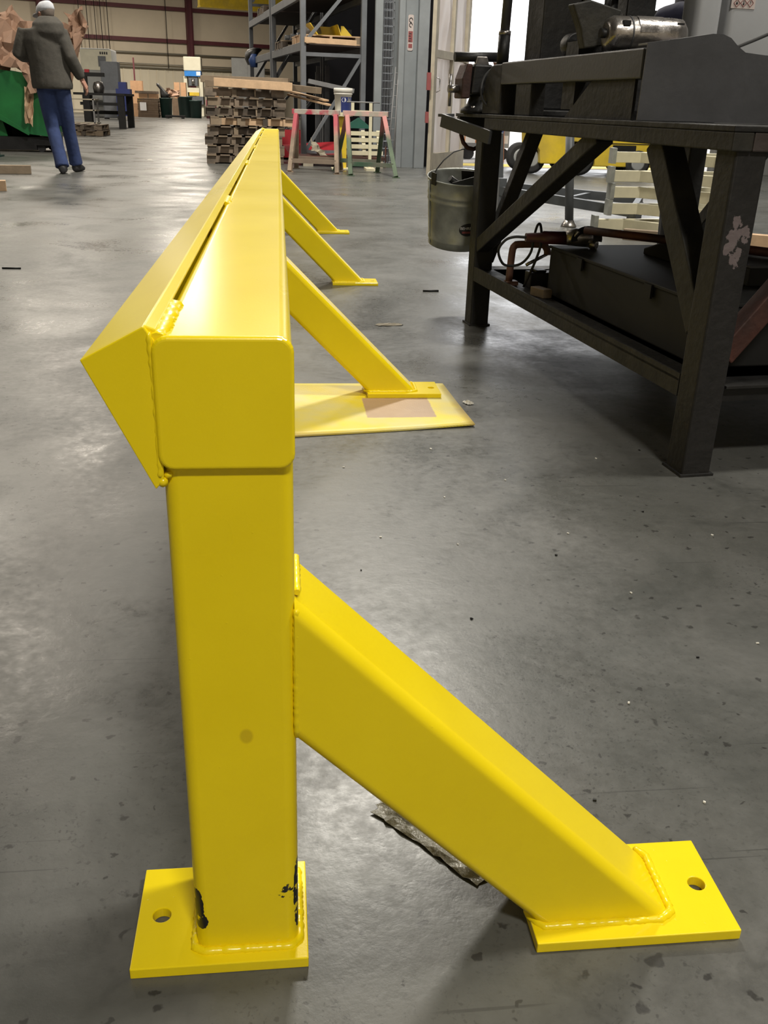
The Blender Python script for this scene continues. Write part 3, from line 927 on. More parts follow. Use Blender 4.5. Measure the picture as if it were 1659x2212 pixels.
b = MB().tube([(0.285, 1.30, 0.79), (0.285, 1.30, 1.24)], 0.022, 16); b.build('slide_post', BLACK, dp)
b = MB().tube([(0.235, 1.24, 1.085), (0.245, 1.24, 1.12), (0.275, 1.24, 1.15), (0.31, 1.24, 1.17)], 0.007, 8); b.build('hose', RUBBER, dp)

# -- vise at the far corner
vs = bthing('bench_vise', 'black and rusty red bench vise bolted at the far bench corner', 'vise')
b = MB().lathe([(0.075, 0.777), (0.075, 0.792), (0.055, 0.805), (0.045, 0.83), (0.05, 0.85)], (0.03, 1.80, 0), 24); b.build('swivel_base', BLACK, vs)
b = MB().prism([(-0.028, 0.842), (0.07, 0.842), (0.085, 0.905), (0.048, 0.945), (-0.02, 0.945)], lambda p, t: (p[0], 1.745+0.11*t, p[1])); b.build('body', BLACK, vs, bevel=0.008)
b = MB().prism([(-0.062, 0.828), (-0.03, 0.828), (-0.025, 0.945), (-0.045, 0.945), (-0.062, 0.895)], lambda p, t: (p[0], 1.75+0.10*t, p[1])); b.build('movable_jaw', RUST, vs, bevel=0.005)
b = MB().tube([(-0.085, 1.79, 0.967), (0.085, 1.79, 0.972)], 0.0165, 16); b.build('pipe_jaw', BLACK, vs)
b = MB().prism([(-0.015, 0.93), (0.05, 0.93), (0.035, 0.972), (-0.005, 0.972)], lambda p, t: (p[0], 1.768+0.02*t, p[1])); b.build('jaw_anvil', BARE, vs, bevel=0.004)
b = MB().tube([(-0.10, 1.80, 0.86), (-0.06, 1.80, 0.86)], 0.014, 12); b.build('screw', BARE, vs)
b = MB().tube([(-0.093, 1.80, 0.80), (-0.093, 1.80, 0.91)], 0.006, 8); b.build('handle', BARE, vs)
for a in range(4):
    b = MB().tube([(0.03+0.06*math.cos(a*1.57+0.8), 1.80+0.06*math.sin(a*1.57+0.8), 0.79), (0.03+0.06*math.cos(a*1.57+0.8), 1.80+0.06*math.sin(a*1.57+0.8), 0.803)], 0.008, 6); b.build('bolt', BARE, vs)
o = MB().tube(smooth_path([(0.075, 1.50, 0.79), (0.05, 1.56, 0.785), (0.02, 1.62, 0.79), (-0.012, 1.66, 0.83), (0.0, 1.70, 0.89), (0.04, 1.71, 0.93), (0.10, 1.72, 0.935), (0.2, 1.74, 0.90), (0.28, 1.76, 0.79)]), 0.0045, 8)
o = o.build('power_cord', RUBBER); o.location = BP; o.rotation_euler = (0, 0, BR)
tag(o, 'thin black cord looping over the bench between vise and grinder housing', 'cord')

# -- things standing on the bench
def jug(name, label, u, v, w_, d_, z1, lab=False):
    t = bthing(name, label, 'container', 'grey plastic containers on the bench')
    pr = rsq(w_, d_, 0.02, 4)
    b = MB().rings([[Vector((u+p[0]*k, v+p[1]*k, z)) for p in pr] for z, k in ((0.777, 0.96), (0.79, 1), (z1-0.03, 1), (z1, 0.9), (z1+0.03, 0.35), (z1+0.05, 0.3))])
    b.build('body', JUG, t)
    MB().tube([(u, v, z1+0.05), (u, v, z1+0.085)], 0.025, 16).build('cap', WHITE, t)
    if lab:
        lb = MB().bb(u-0.098, u-0.018, v-d_/2-0.0015, v-d_/2-0.0002, 1.093, 1.20).build('label', LABELW, t)
        for k in range(3):
            cx = u-0.080+k*0.0225
            s_ = 0.0105
            zc = 1.107+0.001*k
            m_ = MB()
            for a0 in range(4):
                p0 = Vector((math.cos(a0*math.pi/2), 0, math.sin(a0*math.pi/2)))*s_
                p1 = Vector((math.cos((a0+1)*math.pi/2), 0, math.sin((a0+1)*math.pi/2)))*s_
                m_.bar(Vector((cx, v-d_/2-0.0022, zc))+p0, Vector((cx, v-d_/2-0.0022, zc))+p1, 0.001, 0.0012, (0, 1, 0))
            m_.build('hazard_diamond', LABRED, lb)
            m_ = MB()
            if k == 0:
                m_.prism([(-0.003, -0.0035), (0.003, -0.0035), (0.0035, -0.0005), (0.001, 0.002), (0.0, 0.005), (-0.002, 0.0015), (-0.0035, -0.0005)], lambda p, tt: (cx+p[0], v-d_/2-0.0024+0.0008*tt, zc+p[1]))
            elif k == 1:
                m_.box((cx, v-d_/2-0.002, zc+0.0025), (0.002, 0.0008, 0.007)); m_.tube([(cx, v-d_/2-0.0024, zc-0.003), (cx, v-d_/2-0.0016, zc-0.003)], 0.003, 12)
            else:
                m_.box((cx, v-d_/2-0.002, zc+0.002), (0.0015, 0.0008, 0.006)); m_.tube([(cx, v-d_/2-0.0024, zc-0.003), (cx, v-d_/2-0.0016, zc-0.003)], 0.001, 10)
            m_.build('hazard_symbol', LABBLK, lb)
    return t
jug('chemical_jug', 'slim grey plastic jug standing beside the bench motor', 0.468, 1.05, 0.085, 0.10, 1.20)
jug('chemical_jug', 'grey plastic canister with three red hazard diamonds on its label', 0.632, 1.08, 0.20, 0.16, 1.24, True)
o = MB()
o.tube([(0.055+0.12*k/8, 0.52+0.006*math.sin(k*2), 0.0) for k in range(9)], [0.011+0.002*math.sin(k*1.7) for k in range(9)], 12, jit=0.12)
o = o.build('plastic_roll', PLASTIC)
o.location = bench_pt(0.03, 0.40, 0.0) - Vector((0,0,0)) ; o.location = (BP[0], BP[1], 0); o.rotation_euler = (0,0,BR)
for v_ in o.data.vertices:
    v_.co.x += 0.155; v_.co.y += 0.085; v_.co.z += 0.9505
tag(o, 'small rolled piece of white plastic lying on the curved hood', 'plastic roll')
o = MB().tube(smooth_path([(0.272, 0.57, 0.944), (0.31, 0.58, 0.957), (0.40, 0.62, 0.985), (0.50, 0.66, 1.02), (0.60, 0.70, 1.06)]), 0.0045, 8).build('air_hose', RUBBER)
o.location = BP; o.rotation_euler = (0,0,BR)
tag(o, 'thin black hose rising past the labelled canister', 'hose')
# white pail on bench seen under the beam
t = bthing('small_pail', 'small white pail with red lid rim seen under the grinder beam', 'pail')
b = MB().lathe([(0.030, 0.777), (0.036, 0.835), (0.038, 0.837), (0.038, 0.842)], (0.29, 1.60, 0), 24); b.build('pail_body', WHITE, t)
b = MB().lathe([(0.030, 0.842), (0.030, 0.856), (0.022, 0.858)], (0.278, 1.60, 0), 20); b.build('red_lid', REDP, t)

# -- things on the lower shelf
t = bthing('steel_tool_box', 'long black grimy steel box on the lower bench shelf', 'box')
b = MB()
b.prism([(0.16, 0.2205), (1.16, 0.2205), (1.16, 0.37), (0.16, 0.37)], lambda p, tt: (0.10+0.48*tt, p[0]+(0.06 if (p[1] > 0.3 and p[0] > 1) else 0)*0, p[1])); b.build('body', DARKBOX, t, bevel=0.004)
b = MB().bb(0.095, 0.585, 0.155, 1.165, 0.3705, 0.380); b.build('lid', DARKBOX, t, bevel=0.002)
for yy in (0.45, 0.9):
    b = MB().bb(0.088, 0.0945, yy-0.02, yy+0.02, 0.34, 0.376); b.build('latch', DARKBOX, t)
t = bthing('steel_case', 'low dark steel case lying on the box under the bench', 'box')
b = MB().prism([(0.36, 0.3805), (0.95, 0.3805), (0.95, 0.400), (0.85, 0.430), (0.36, 0.430)], lambda p, tt: (0.33+0.22*tt, p[0], p[1])); b.build('body', DARKBOX, t, bevel=0.004)
b = MB().bb(0.325, 0.555, 0.355, 0.845, 0.4302, 0.436); b.build('lid', SHEET, t)
o = MB().tube([(0.145, 1.00, 0.448), (0.25, 0.83, 0.450), (0.49, 0.44, 0.452)], 0.0125, 12).build('rusty_pipe', RUST)
o.location = BP; o.rotation_euler = (0,0,BR)
tag(o, 'rusty steel pipe resting across the box on the lower shelf', 'pipe')
# angle grinder
t = bthing('angle_grinder', 'dark red angle grinder lying on the lower shelf box', 'angle grinder')
gz = 0.4095
b = MB().tube([(-0.005, 1.13, gz), (0.05, 1.125, gz), (0.055, 1.125, gz), (0.13, 1.11, gz)], [0.014, 0.016, 0.021, 0.022], 16); b.build('motor_housing', GRIND, t)
b = MB().tube([(0.128, 1.11, gz), (0.16, 1.103, gz+0.004), (0.205, 1.095, gz+0.002), (0.222, 1.092, gz)], [0.022, 0.029, 0.030, 0.014], 16); b.build('gear_head', BARE, t)
b = MB().tube([(0.20, 1.085, gz-0.012), (0.215, 1.06, gz-0.018), (0.217, 1.057, gz-0.018)], [0.013, 0.016, 0.010], 16); b.build('spindle_nut', BARE, t)
def guard(u, v):
    a = R(-10+200*v); rr = 0.020+0.035*u
    return (0.185+rr*math.cos(a), 1.078-0.01*u, gz+rr*math.sin(a)*0.8)
b = MB().grid(guard, 3, 16); b.build('wheel_guard', BLACK, t)
b = MB().tube([(0.135, 1.10, gz-0.018), (0.15, 1.06, gz+0.03)], 0.006, 8); b.build('side_handle', BARE, t)
b = MB().tube(smooth_path([(-0.005, 1.13, gz), (-0.04, 1.14, gz), (-0.068, 1.15, gz-0.012), (-0.082, 1.17, gz-0.045), (-0.06, 1.20, gz-0.085), (-0.03, 1.22, gz-0.105), (0.02, 1.22, gz-0.10),
                (0.045, 1.20, gz-0.06), (0.045, 1.18, gz+0.0), (0.05, 1.17, gz+0.035), (0.065, 1.18, gz+0.03), (0.08, 1.2, gz-0.03), (0.07, 1.22, gz-0.10), (0.05, 1.25, 0.226)]), 0.0045, 8); b.build('cord', RUBBER, t)
# C-clamp
t = bthing('c_clamp', 'red-brown C-clamp standing on the lower shelf beside the box', 'clamp')
pth = smooth_path([(0.020, 1.32, 0.232), (0.022, 1.32, 0.30), (0.025, 1.32, 0.345), (0.032, 1.32, 0.356), (0.045, 1.32, 0.361), (0.13, 1.32, 0.361), (0.148, 1.32, 0.352), (0.156, 1.32, 0.338), (0.156, 1.32, 0.325)], 3)
b = MB().tube(pth, [(0.0085, 0.013)]*len(pth), 10); b.build('frame', CLAMPR, t)
b = MB().tube([(0.156, 1.32, 0.328), (0.10, 1.32, 0.300), (0.08, 1.32, 0.29)], 0.006, 10); b.build('screw', BARE, t)
b = MB().tube([(0.115, 1.295, 0.318), (0.125, 1.345, 0.300)], 0.004, 8); b.build('tommy_bar', BARE, t)
b = MB().bb(0.008, 0.05, 1.30, 1.34, 0.2205, 0.236); b.build('anvil_pad', CLAMPR, t, bevel=0.003)
t = bthing('steel_block', 'small black steel block behind the C-clamp on the lower shelf', 'block')
b = MB().bb(0.07, 0.20, 1.24, 1.30, 0.2205, 0.275); b.bb(0.09, 0.13, 1.245, 1.295, 0.275, 0.283); b.build('block_body', BLACK, t, bevel=0.003)
o = MB().box((0.055, 1.10, 0.2205+0.0145), (0.036, 0.075, 0.029), (0, 0, 0.25)).build('wood_block', WOODG, bevel=0.002)
o.location = BP; o.rotation_euler = (0,0,BR)
tag(o, 'small wood block on the shelf edge under the bench', 'wood block')
o = MB().bb(0.62, 0.86, 0.15, 0.6, 0.2205, 0.235); 
def leaf(u, v): return (0.60+0.26*u, 0.1+0.5*v, 0.26+0.05*math.sin(3*u+4*v))
o = MB().stack([(0.74, 0.35, 0.2205, 0.10, 0.2), (0.74, 0.35, 0.27, 0.13, 0.23), (0.72, 0.33, 0.34, 0.09, 0.17), (0.71, 0.32, 0.37, 0.03, 0.06)], 16).build('rag_heap', mat('grey_rag', (0.09, 0.10, 0.12), 0.9, 0, 0.3, 8, 0.6, 14))
o.location = BP; o.rotation_euler = (0,0,BR)
tag(o, 'grey rag heap on the lower shelf behind the near bench leg', 'rag')

# -- galvanised pail hanging behind the far leg
bc = Vector((0.728, 3.205, 0.0)); PAIL_TILT = R(10); PAIL_OFF = Vector((0, 0.54*math.sin(PAIL_TILT), 0.54*(1-math.cos(PAIL_TILT))))
t = thing('galvanised_pail', 'galvanised steel pail with wire handle hanging behind the far bench leg', 'pail', bc+PAIL_OFF)
t.rotation_euler = (PAIL_TILT, 0, 0)
pr = [(0.112, 0.272), (0.118, 0.275), (0.119, 0.295), (0.122, 0.300), (0.1225, 0.306), (0.121, 0.310), (0.132, 0.452), (0.135, 0.456), (0.135, 0.463), (0.133, 0.467), (0.134, 0.476), (0.1365, 0.480), (0.1365, 0.486), (0.1345, 0.490), (0.139, 0.536), (0.142, 0.540), (0.1405, 0.544), (0.137, 0.541)]
inner = [(0.136, 0.535), (0.118, 0.31), (0.112, 0.282), (0.02, 0.281)]
b = MB().lathe(pr+inner, (0,0,0), 48); pail = b.build('pail_wall', GALV, t)
b = MB().tube([(0.121*math.cos(a)*1.02, 0.121*math.sin(a)*1.02, 0.275) if False else ((0.113+0.027*(z-0.272)/0.268+0.003)*math.cos(R(192)), (0.113+0.027*(z-0.272)/0.268+0.003)*math.sin(R(192)), z) for z in (0.28, 0.36, 0.45, 0.535) for a in (0,)], 0.0035, 6); b.build('side_seam', GALV, pail)
for sgn in (1, -1):
    a = R(207) if sgn == 1 else R(27)
    d = Vector((math.cos(a), math.sin(a), 0))
    b = MB().bar(d*0.141+Vector((0,0,0.525)), d*0.141+Vector((0,0,0.572)), 0.03, 0.004, d); b.build('ear', BLACK, t)
a = R(207); d = Vector((math.cos(a), math.sin(a), 0))
hk = Vector((0.012, -0.02, 0.660))
b = MB().tube([d*0.141+Vector((0,0,0.565)), d*0.13+Vector((0,0,0.585)), d*0.10+Vector((0,0,0.615)), d*0.055+Vector((0,0,0.642)), hk, d*-0.06+Vector((0,0,0.642)), d*-0.115+Vector((0,0,0.60)), d*-0.141+Vector((0,0,0.565))], 0.0026, 8); b.build('wire_handle', SHEET, t)
# round label wrapped on the wall, camera side
def on_pail(az, z, r_off):
    rr = 0.121+(z-0.31)*(0.132-0.121)/(0.452-0.31)+r_off
    return Vector((rr*math.cos(az), rr*math.sin(az), z))
lc = R(278)
def lab_fn(u, v):
    a = 2*math.pi*v
    return on_pail(lc+u*0.036*math.cos(a)/0.126, 0.366+u*0.026*math.sin(a), 0.0012)
b = MB().grid(lab_fn, 4, 32); lab = b.build('round_label', LABBLK, pail)
vs_, fs_ = text_mesh('BEHRENS', 0.0155)
b = MB().add([on_pail(lc+p.x/0.126, 0.372+p.y, 0.0018) for p in vs_], fs_); b.build('lettering', WHITEP, lab, recalc=False)
b = MB().grid(lambda u, v: on_pail(lc+(u-0.5)*0.046/0.126, 0.352+0.008*v, 0.0018), 6, 1); b.build('red_band', LABRED, lab)
# scrap in the pail
for k, (nm, lb_, pts) in enumerate((('scrap_plate', 'dark triangular scrap plate sticking out of the pail', [(-0.045, 0.525), (0.11, 0.57), (0.10, 0.45), (-0.02, 0.40)]),
                                 ('scrap_plate', 'thin dark scrap offcut at the back of the pail', [(0.0, 0.56), (0.10, 0.555), (0.08, 0.40), (0.02, 0.40)]))):
    b = MB().prism(pts, lambda p, tt: (p[0], -0.03+0.06*k+0.004*tt, p[1]))
    o = b.build(nm, DSTEEL); o.location = bc+PAIL_OFF; o.rotation_euler = (PAIL_TILT, 0, 0); tag(o, lb_, 'scrap metal', 'scrap in the pail')
o = MB().tube([(-0.05, 0.0, 0.535), (0.05, 0.02, 0.47)], 0.013, 12).build('scrap_rod', BLACK); o.location = bc+PAIL_OFF; o.rotation_euler = (PAIL_TILT, 0, 0); tag(o, 'short black scrap rod end resting in the pail', 'scrap metal', 'scrap in the pail')
# hook below the bench top that the pail hangs from
o = MB().tube([bench_pt(-0.012, 1.90, 0.7265), bench_pt(-0.012, 1.89, 0.70), bench_pt(-0.008, 1.868, 0.672), bench_pt(0.006, 1.852, 0.654), bench_pt(0.03, 1.848, 0.650), bench_pt(0.05, 1.85, 0.66)], 0.008, 10).build('pail_hook', RUST, None)
tag(o, 'rusty bent hook under the far bench end carrying the pail', 'hook')

# ------------------------------------------------------------------ frames and brackets beyond the bench
t = thing('frame_stand', 'slate grey welded steel floor frame with round post beyond the bench', 'frame', (2.17, 6.40, 0), world=True)
def fbar(a, c, w_, h_, nm, m=STANDG): MB().bar(a, c, w_, h_).build(nm, m, t, bevel=0.003)
b = MB().tube([(2.17, 6.40, 0.045), (2.10, 6.40, 0.74)], 0.032, 16); b.build('round_post', STANDG, t)
b = MB().stack([(2.17, 6.40, 0.0, 0.062, 0.062), (2.17, 6.40, 0.012, 0.06, 0.06), (2.17, 6.40, 0.05, 0.036, 0.036)], 8); b.build('foot_cone', BARE, t)
fbar((1.75, 6.95, 0.205), (2.62, 6.25, 0.125), 0.05, 0.07, 'lower_rail')
fbar((1.86, 7.45, 0.205), (2.95, 7.05, 0.15), 0.05, 0.07, 'lower_rail')
fbar((1.76, 6.97, 0.20), (1.87, 7.47, 0.205), 0.05, 0.07, 'cross_rail')
fbar((2.16, 6.62, 0.16), (2.55, 7.18, 0.165), 0.04, 0.05, 'cross_rail')
fbar((2.60, 6.27, 0.12), (2.95, 7.05, 0.15), 0.05, 0.06, 'cross_rail')
fbar((1.765, 6.96, 0.0), (1.765, 6.96, 0.30), 0.06, 0.06, 'leg')
fbar((1.875, 7.46, 0.0), (1.83, 7.46, 0.62), 0.05, 0.05, 'leg')
fbar((2.60, 6.27, 0.0), (2.60, 6.27, 0.115), 0.05, 0.05, 'leg')
fbar((2.95, 7.05, 0.0), (2.95, 7.05, 0.135), 0.05, 0.05, 'leg')

brk = ['bottom cream V-shaped bracket of the stack beyond the bench', 'second lowest cream V-shaped bracket of the stack beyond the bench', 'middle cream V-shaped bracket of the stack beyond the bench', 'second highest cream V-shaped bracket of the stack beyond the bench', 'topmost cream V-shaped bracket of the stack beyond the bench']
for k in range(5):
    z = 0.004+0.112*k
    dx = (0, 0.09, 0.10, 0.08, 0.20)[k]; dy = (0, 0.0, 0.02, 0.0, 0.35)[k]
    t = thing('cream_bracket', brk[k], 'bracket', (2.30+dx, 6.15+dy, z), 0, 'cream steel brackets in a stack')
    b = MB().bar((0.0, 0.0, 0.045), (0.22, 0.02, 0.045), 0.05, 0.075); b.build('short_arm', CREAMP, t, bevel=0.003)
    b = MB().bar((0.20, 0.03, 0.045), (0.62, -0.42, 0.045), 0.05, 0.075); b.build('long_arm', CREAMP, t, bevel=0.003)
    b = MB().bar((0.20, 0.03, 0.045), (0.95, 0.15, 0.045), 0.05, 0.075); b.build('long_arm', CREAMP, t, bevel=0.003)
    b = MB().bb(-0.03, 0.0, -0.045, 0.045, 0.0, 0.109); b.build('end_plate', GALV, t)
    b = MB().bar((0.625, -0.425, 0.055), (0.64, -0.44, 0.055), 0.09, 0.108); b.build('end_plate', GALV, t)
o = MB().bar((2.72, 5.55, 0.05), (3.35, 5.15, 0.05), 0.09, 0.09).build('timber', WOODL); tag(o, 'pale timber lying on the floor under the cream brackets', 'timber')
o = MB().bar((2.36, 5.72, 0.035), (2.66, 5.54, 0.035), 0.07, 0.07).build('timber', WOODG); tag(o, 'brown timber lying before the cream brackets', 'timber')

# ------------------------------------------------------------------ open door panel with plastic sheet, columns, mesh
pa, pb = Vector((1.93, 11.98, 0)), Vector((2.60, 13.22, 0))
pd = (pb-pa).normalized(); pn = Vector((pd.y, -pd.x, 0)); PLn = (pb-pa).length
dr = struct(bpy.data.objects.new('door_1', None)); col.objects.link(dr); dr.location = pa; dr['world_built'] = tuple(pa)
def fpt(s, z, o_=0.0): return pa+pd*s+pn*o_+Vector((0,0,z))
DH = 3.6
for s in (0.05, PLn*0.53, PLn-0.06):
    b = MB().bar(fpt(s, 0.0), fpt(s, DH), 0.05, 0.10 if s != PLn*0.53 else 0.06, pd); b.build('stile', FRAMEW, dr)
for z in (0.13, 1.42, 2.6, DH-0.05):
    b = MB().bar(fpt(0.05, z, 0.002), fpt(PLn-0.05, z, 0.002), 0.05, 0.25 if z < 0.2 else 0.09); b.build('rail', FRAMEW, dr)
def shf(u, v):
    return fpt(0.05+(PLn-0.1)*u, 0.2+(DH-0.25)*v, -0.03+0.012*math.sin(14*u+5*v)+0.010*math.sin(23*v+6*u)+0.006*math.sin(41*u-17*v))
b = MB().grid(shf, 40, 90); b.build('plastic_sheet', PLASTIC, dr)
b = MB().tube([fpt(0.10, 1.15, 0.03), fpt(0.13, 1.13, 0.06), fpt(0.13, 1.0, 0.06), fpt(0.10, 0.98, 0.03)], 0.008, 8); b.build('door_handle', BARE, dr)
b = MB().bb(pa.x-0.07, pa.x-0.02, pa.y-0.05, pa.y, 1.0, 1.2); b.bb(pa.x-0.07, pa.x-0.03, pa.y-0.05, pa.y, 0.62, 0.75); b.build('red_latch', LABRED, dr)

t = thing('steel_column', 'blue-grey wide flange steel column with narrow red sign beside the door', 'column', (1.80, 13.45, 0))
b = MB().bb(-0.14, -0.06, -0.10, 0.10, 0, 8); b.build('flange', COLG, t, bevel=0.004)
b = MB().bb(-0.06, 0.12, -0.02, 0.02, 0, 8); b.build('web', COLG, t)
b = MB().bb(0.12, 0.262, -0.18, 0.10, 0, 8); b.build('flange', COLG, t, bevel=0.004)
# sign with worn marks
sg = tag(MB().prism(rsq(0.075, 0.44, 0.02, 5), lambda p, tt: (p[0], -0.006*tt, p[1])).build('warning_sign', LABELW), 'narrow white and red warning sign fixed upright on the grey column', 'sign')
sg.location = (1.825, 13.428, 1.73)
for z, r_ in ((0.155, 0.022), (0.095, 0.020)):
    b = MB()
    b.tube([(r_*math.cos(a), -0.008, z+r_*1.2*math.sin(a)) for a in [2*math.pi*k/16 for k in range(14)]], 0.005, 6); b.build('round_mark', LABBLK, sg)
b = MB().bb(-0.03, 0.03, -0.0085, -0.006, -0.115, 0.02); b.build('red_panel', LABRED, sg)
b = MB()
for k in range(4):
    b.box((-0.012+0.008*(k % 2), -0.0095, -0.10+0.03*k), (0.03, 0.002, 0.010))
b.build('letter_stroke', LABBLK, sg)
b = MB().bb(-0.026, 0.026, -0.0085, -0.006, -0.185, -0.135); b.build('red_panel', LABRED, sg)
for i, (x, y, r_, lb_) in enumerate(((1.42, 13.75, 0.055, 'left of the wire mesh roll'), (1.705, 14.05, 0.05, 'between the wire mesh roll and the wide column'))):
    b = MB().bb(x-r_, x+r_, y-r_, y+r_, 0, 5.5)
    tag(b.build('square_tube', COLG, bevel=0.01), 'tall blue-grey square steel tube standing upright ' + lb_, 'steel tube', 'upright steel tubes by the door')
# wire mesh roll
t = thing('wire_mesh_roll', 'upright roll of zinc wire mesh leaning beside the grey column', 'wire mesh', (1.545, 13.85, 0))
b = MB()
for k in range(14):
    a = 2*math.pi*k/14
    b.tube([(0.095*math.cos(a), 0.095*math.sin(a), 0.0), (0.085*math.cos(a)+0.02, 0.085*math.sin(a), 3.2)], 0.0035, 4, smooth=False)
b.build('long_wire', WIRE, t)
b = MB()
z = 0.03
while z < 3.2:
    b.tube([(0.093*math.cos(2*math.pi*k/14)+0.006*z, 0.093*math.sin(2*math.pi*k/14), z) for k in range(15)], 0.0035, 4, smooth=False)
    z += 0.10
b.build('cross_wire', WIRE, t)
t = thing('ladder_frame', 'narrow bare steel ladder frame leaning at the foot of the wide grey column', 'ladder', (1.62, 13.20, 0))
b = MB().tube([(-0.09, 0.0, 0), (0.01, 0.18, 1.3)], 0.008, 6); b.build('side_rod', SHEETL, t)
b = MB().tube([(-0.01, 0.0, 0), (0.05, 0.18, 1.3)], 0.008, 6); b.build('side_rod', SHEETL, t)
for k in range(9):
    q = 0.06+0.11*k
    b = MB().tube([(-0.09+0.1*q, 0.18*q, 1.3*q), (-0.01+0.06*q, 0.18*q, 1.3*q)], 0.006, 6); b.build('rung', SHEETL, t)

# ------------------------------------------------------------------ yellow truck in the doorway and bits outside
t = thing('industrial_truck', 'yellow low industrial truck on rubber wheels standing in the bright doorway', 'truck', (3.95, 13.1, 0))
b = MB().prism([(-0.46, 0.56), (-0.44, 0.36), (-0.40, 0.30), (-0.38, 0.14), (-0.05, 0.14), (-0.03, 0.36), (0.08, 0.43), (0.24, 0.42), (0.34, 0.30), (0.36, 0.12), (1.35, 0.12), (1.35, 0.85), (-0.10, 0.85), (-0.20, 0.62)], lambda p, tt: (p[0], -0.55+0.9*tt, p[1])); body = b.build('body', YELM, t, bevel=0.012)
b = MB().bb(0.62, 0.95, -0.556, -0.545, 0.22, 0.40); b.build('step_recess', BLACK, body)
b = MB().bb(0.40, 1.30, -0.556, -0.549, 0.415, 0.425); b.build('panel_seam', BLACK, body)
for x_, y_, r_ in ((-0.47, -0.35, 0.19), (0.17, -0.50, 0.20), (-0.47, 0.28, 0.19), (0.17, 0.28, 0.20), (1.0, -0.50, 0.17), (1.0, 0.28, 0.17)):
    wh = MB().tube([(x_, y_-0.08, r_), (x_, y_-0.07, r_), (x_, y_+0.07, r_), (x_, y_+0.08, r_)], [r_*0.8, r_, r_, r_*0.8], 28).build('wheel', RUBBER, t)
    MB().tube([(x_, y_-0.085, r_), (x_, y_-0.078, r_)], [r_*0.45, r_*0.62], 24).build('hub', GREYM, wh)
b = MB().bb(-0.10, -0.04, -0.5, -0.44, 0.85, 2.0); b.bb(1.2, 1.26, -0.5, -0.44, 0.85, 2.0); b.bb(-0.1, 1.26, -0.5, 0.3, 2.0, 2.05); b.bb(-0.10, -0.04, 0.24, 0.30, 0.85, 2.0); b.bb(1.2, 1.26, 0.24, 0.30, 0.85, 2.0)
b.build('guard_frame', BLACK, t)
t = thing('barricade', 'orange and white A-frame barricade outside the open door', 'barricade', (2.98, 15.6, 0))
for dx in (0, 0.7):
    b = MB().bar((dx-0.0, -0.25, 0), (dx, 0, 0.95), 0.05, 0.03); b.build('leg', ORANGE, t)
    b = MB().bar((dx-0.0, 0.25, 0), (dx, 0, 0.95), 0.05, 0.03); b.build('leg', ORANGE, t)
for z in (0.35, 0.75):
    b = MB().bb(-0.1, 0.8, -0.2+0.2*z, -0.17+0.2*z, z-0.06, z+0.06); b.build('board', WHITEP, t)
    for k in range(3):
        b = MB().bb(-0.05+0.3*k, 0.08+0.3*k, -0.206+0.2*z, -0.20+0.2*z, z-0.06, z+0.06); b.build('stripe', ORANGE, t)
t = thing('supply_cart', 'low grey cart with red box seen outside under the bench top', 'cart', (3.55, 16.4, 0))
b = MB().bb(-0.4, 0.4, -0.3, 0.3, 0.2, 0.5); b.build('tray', GREYM, t)
b = MB().bb(-0.1, 0.25, -0.28, 0.1, 0.5, 0.6); b.build('red_box', REDP, t)
for dx in (-0.3, 0.3):
    for dy in (-0.25, 0.25):
        b = MB().tube([(dx, dy-0.03, 0.1), (dx, dy+0.03, 0.1)], 0.10, 16); b.build('wheel', RUBBER, t)

# ------------------------------------------------------------------ storage rack
rk = thing('storage_rack', 'tall grey steel storage rack behind the pallet stack', 'rack', (0.34, 14.0, 0), R(8.2))
RL, RW, RH = 6.2, 0.96, 5.6
for v in (0.0, 2.95, 3.15, RL-0.08):
    for u in (0.0, RW-0.08):
        b = MB().bb(u, u+0.075, v, v+0.08, 0, RH); up_ = b.build('upright', RACKG, rk, bevel=0.004)
    for z in (0.15, 1.12 if v else 1.45, 2.55, 3.8):
        b = MB().bb(0.075, RW-0.08, v+0.02, v+0.055, z-0.025, z+0.025); b.build('tie', RACKG, rk)
    zz = [(0.2, 1.05), (1.2, 2.4), (2.6, 3.7)] if v else [(0.18, 1.42), (1.62, 2.5), (2.6, 3.7)]
    for k, (z0, z1) in enumerate(zz):
        b = MB().bar((0.08, v+0.04, z0), (RW-0.08, v+0.04, z1), 0.035, 0.045); b.build('diagonal', RACKG, rk)
for z in (1.545, 2.20, 3.6):
    for u in (0.0, RW-0.055):
        for v0, v1 in ((0.08, 2.95), (3.23, RL-0.08)):
            b = MB().bb(u, u+0.055, v0, v1, z-0.055, z+0.055); b.build('beam', RACKG, rk, bevel=0.004)
    for v0, v1 in ((0.08, 2.95), (3.23, RL-0.08)):
        b = MB().bb(0.058, RW-0.058, v0, v1, z+0.02, z+0.045); b.build('deck', mat('deck_board', (0.035, 0.024, 0.02), 0.8), rk)
rm = lambda u, v, z: Vector((0.34+math.cos(R(8.2))*u-math.sin(R(8.2))*v, 14.0+math.sin(R(8.2))*u+math.cos(R(8.2))*v, z))

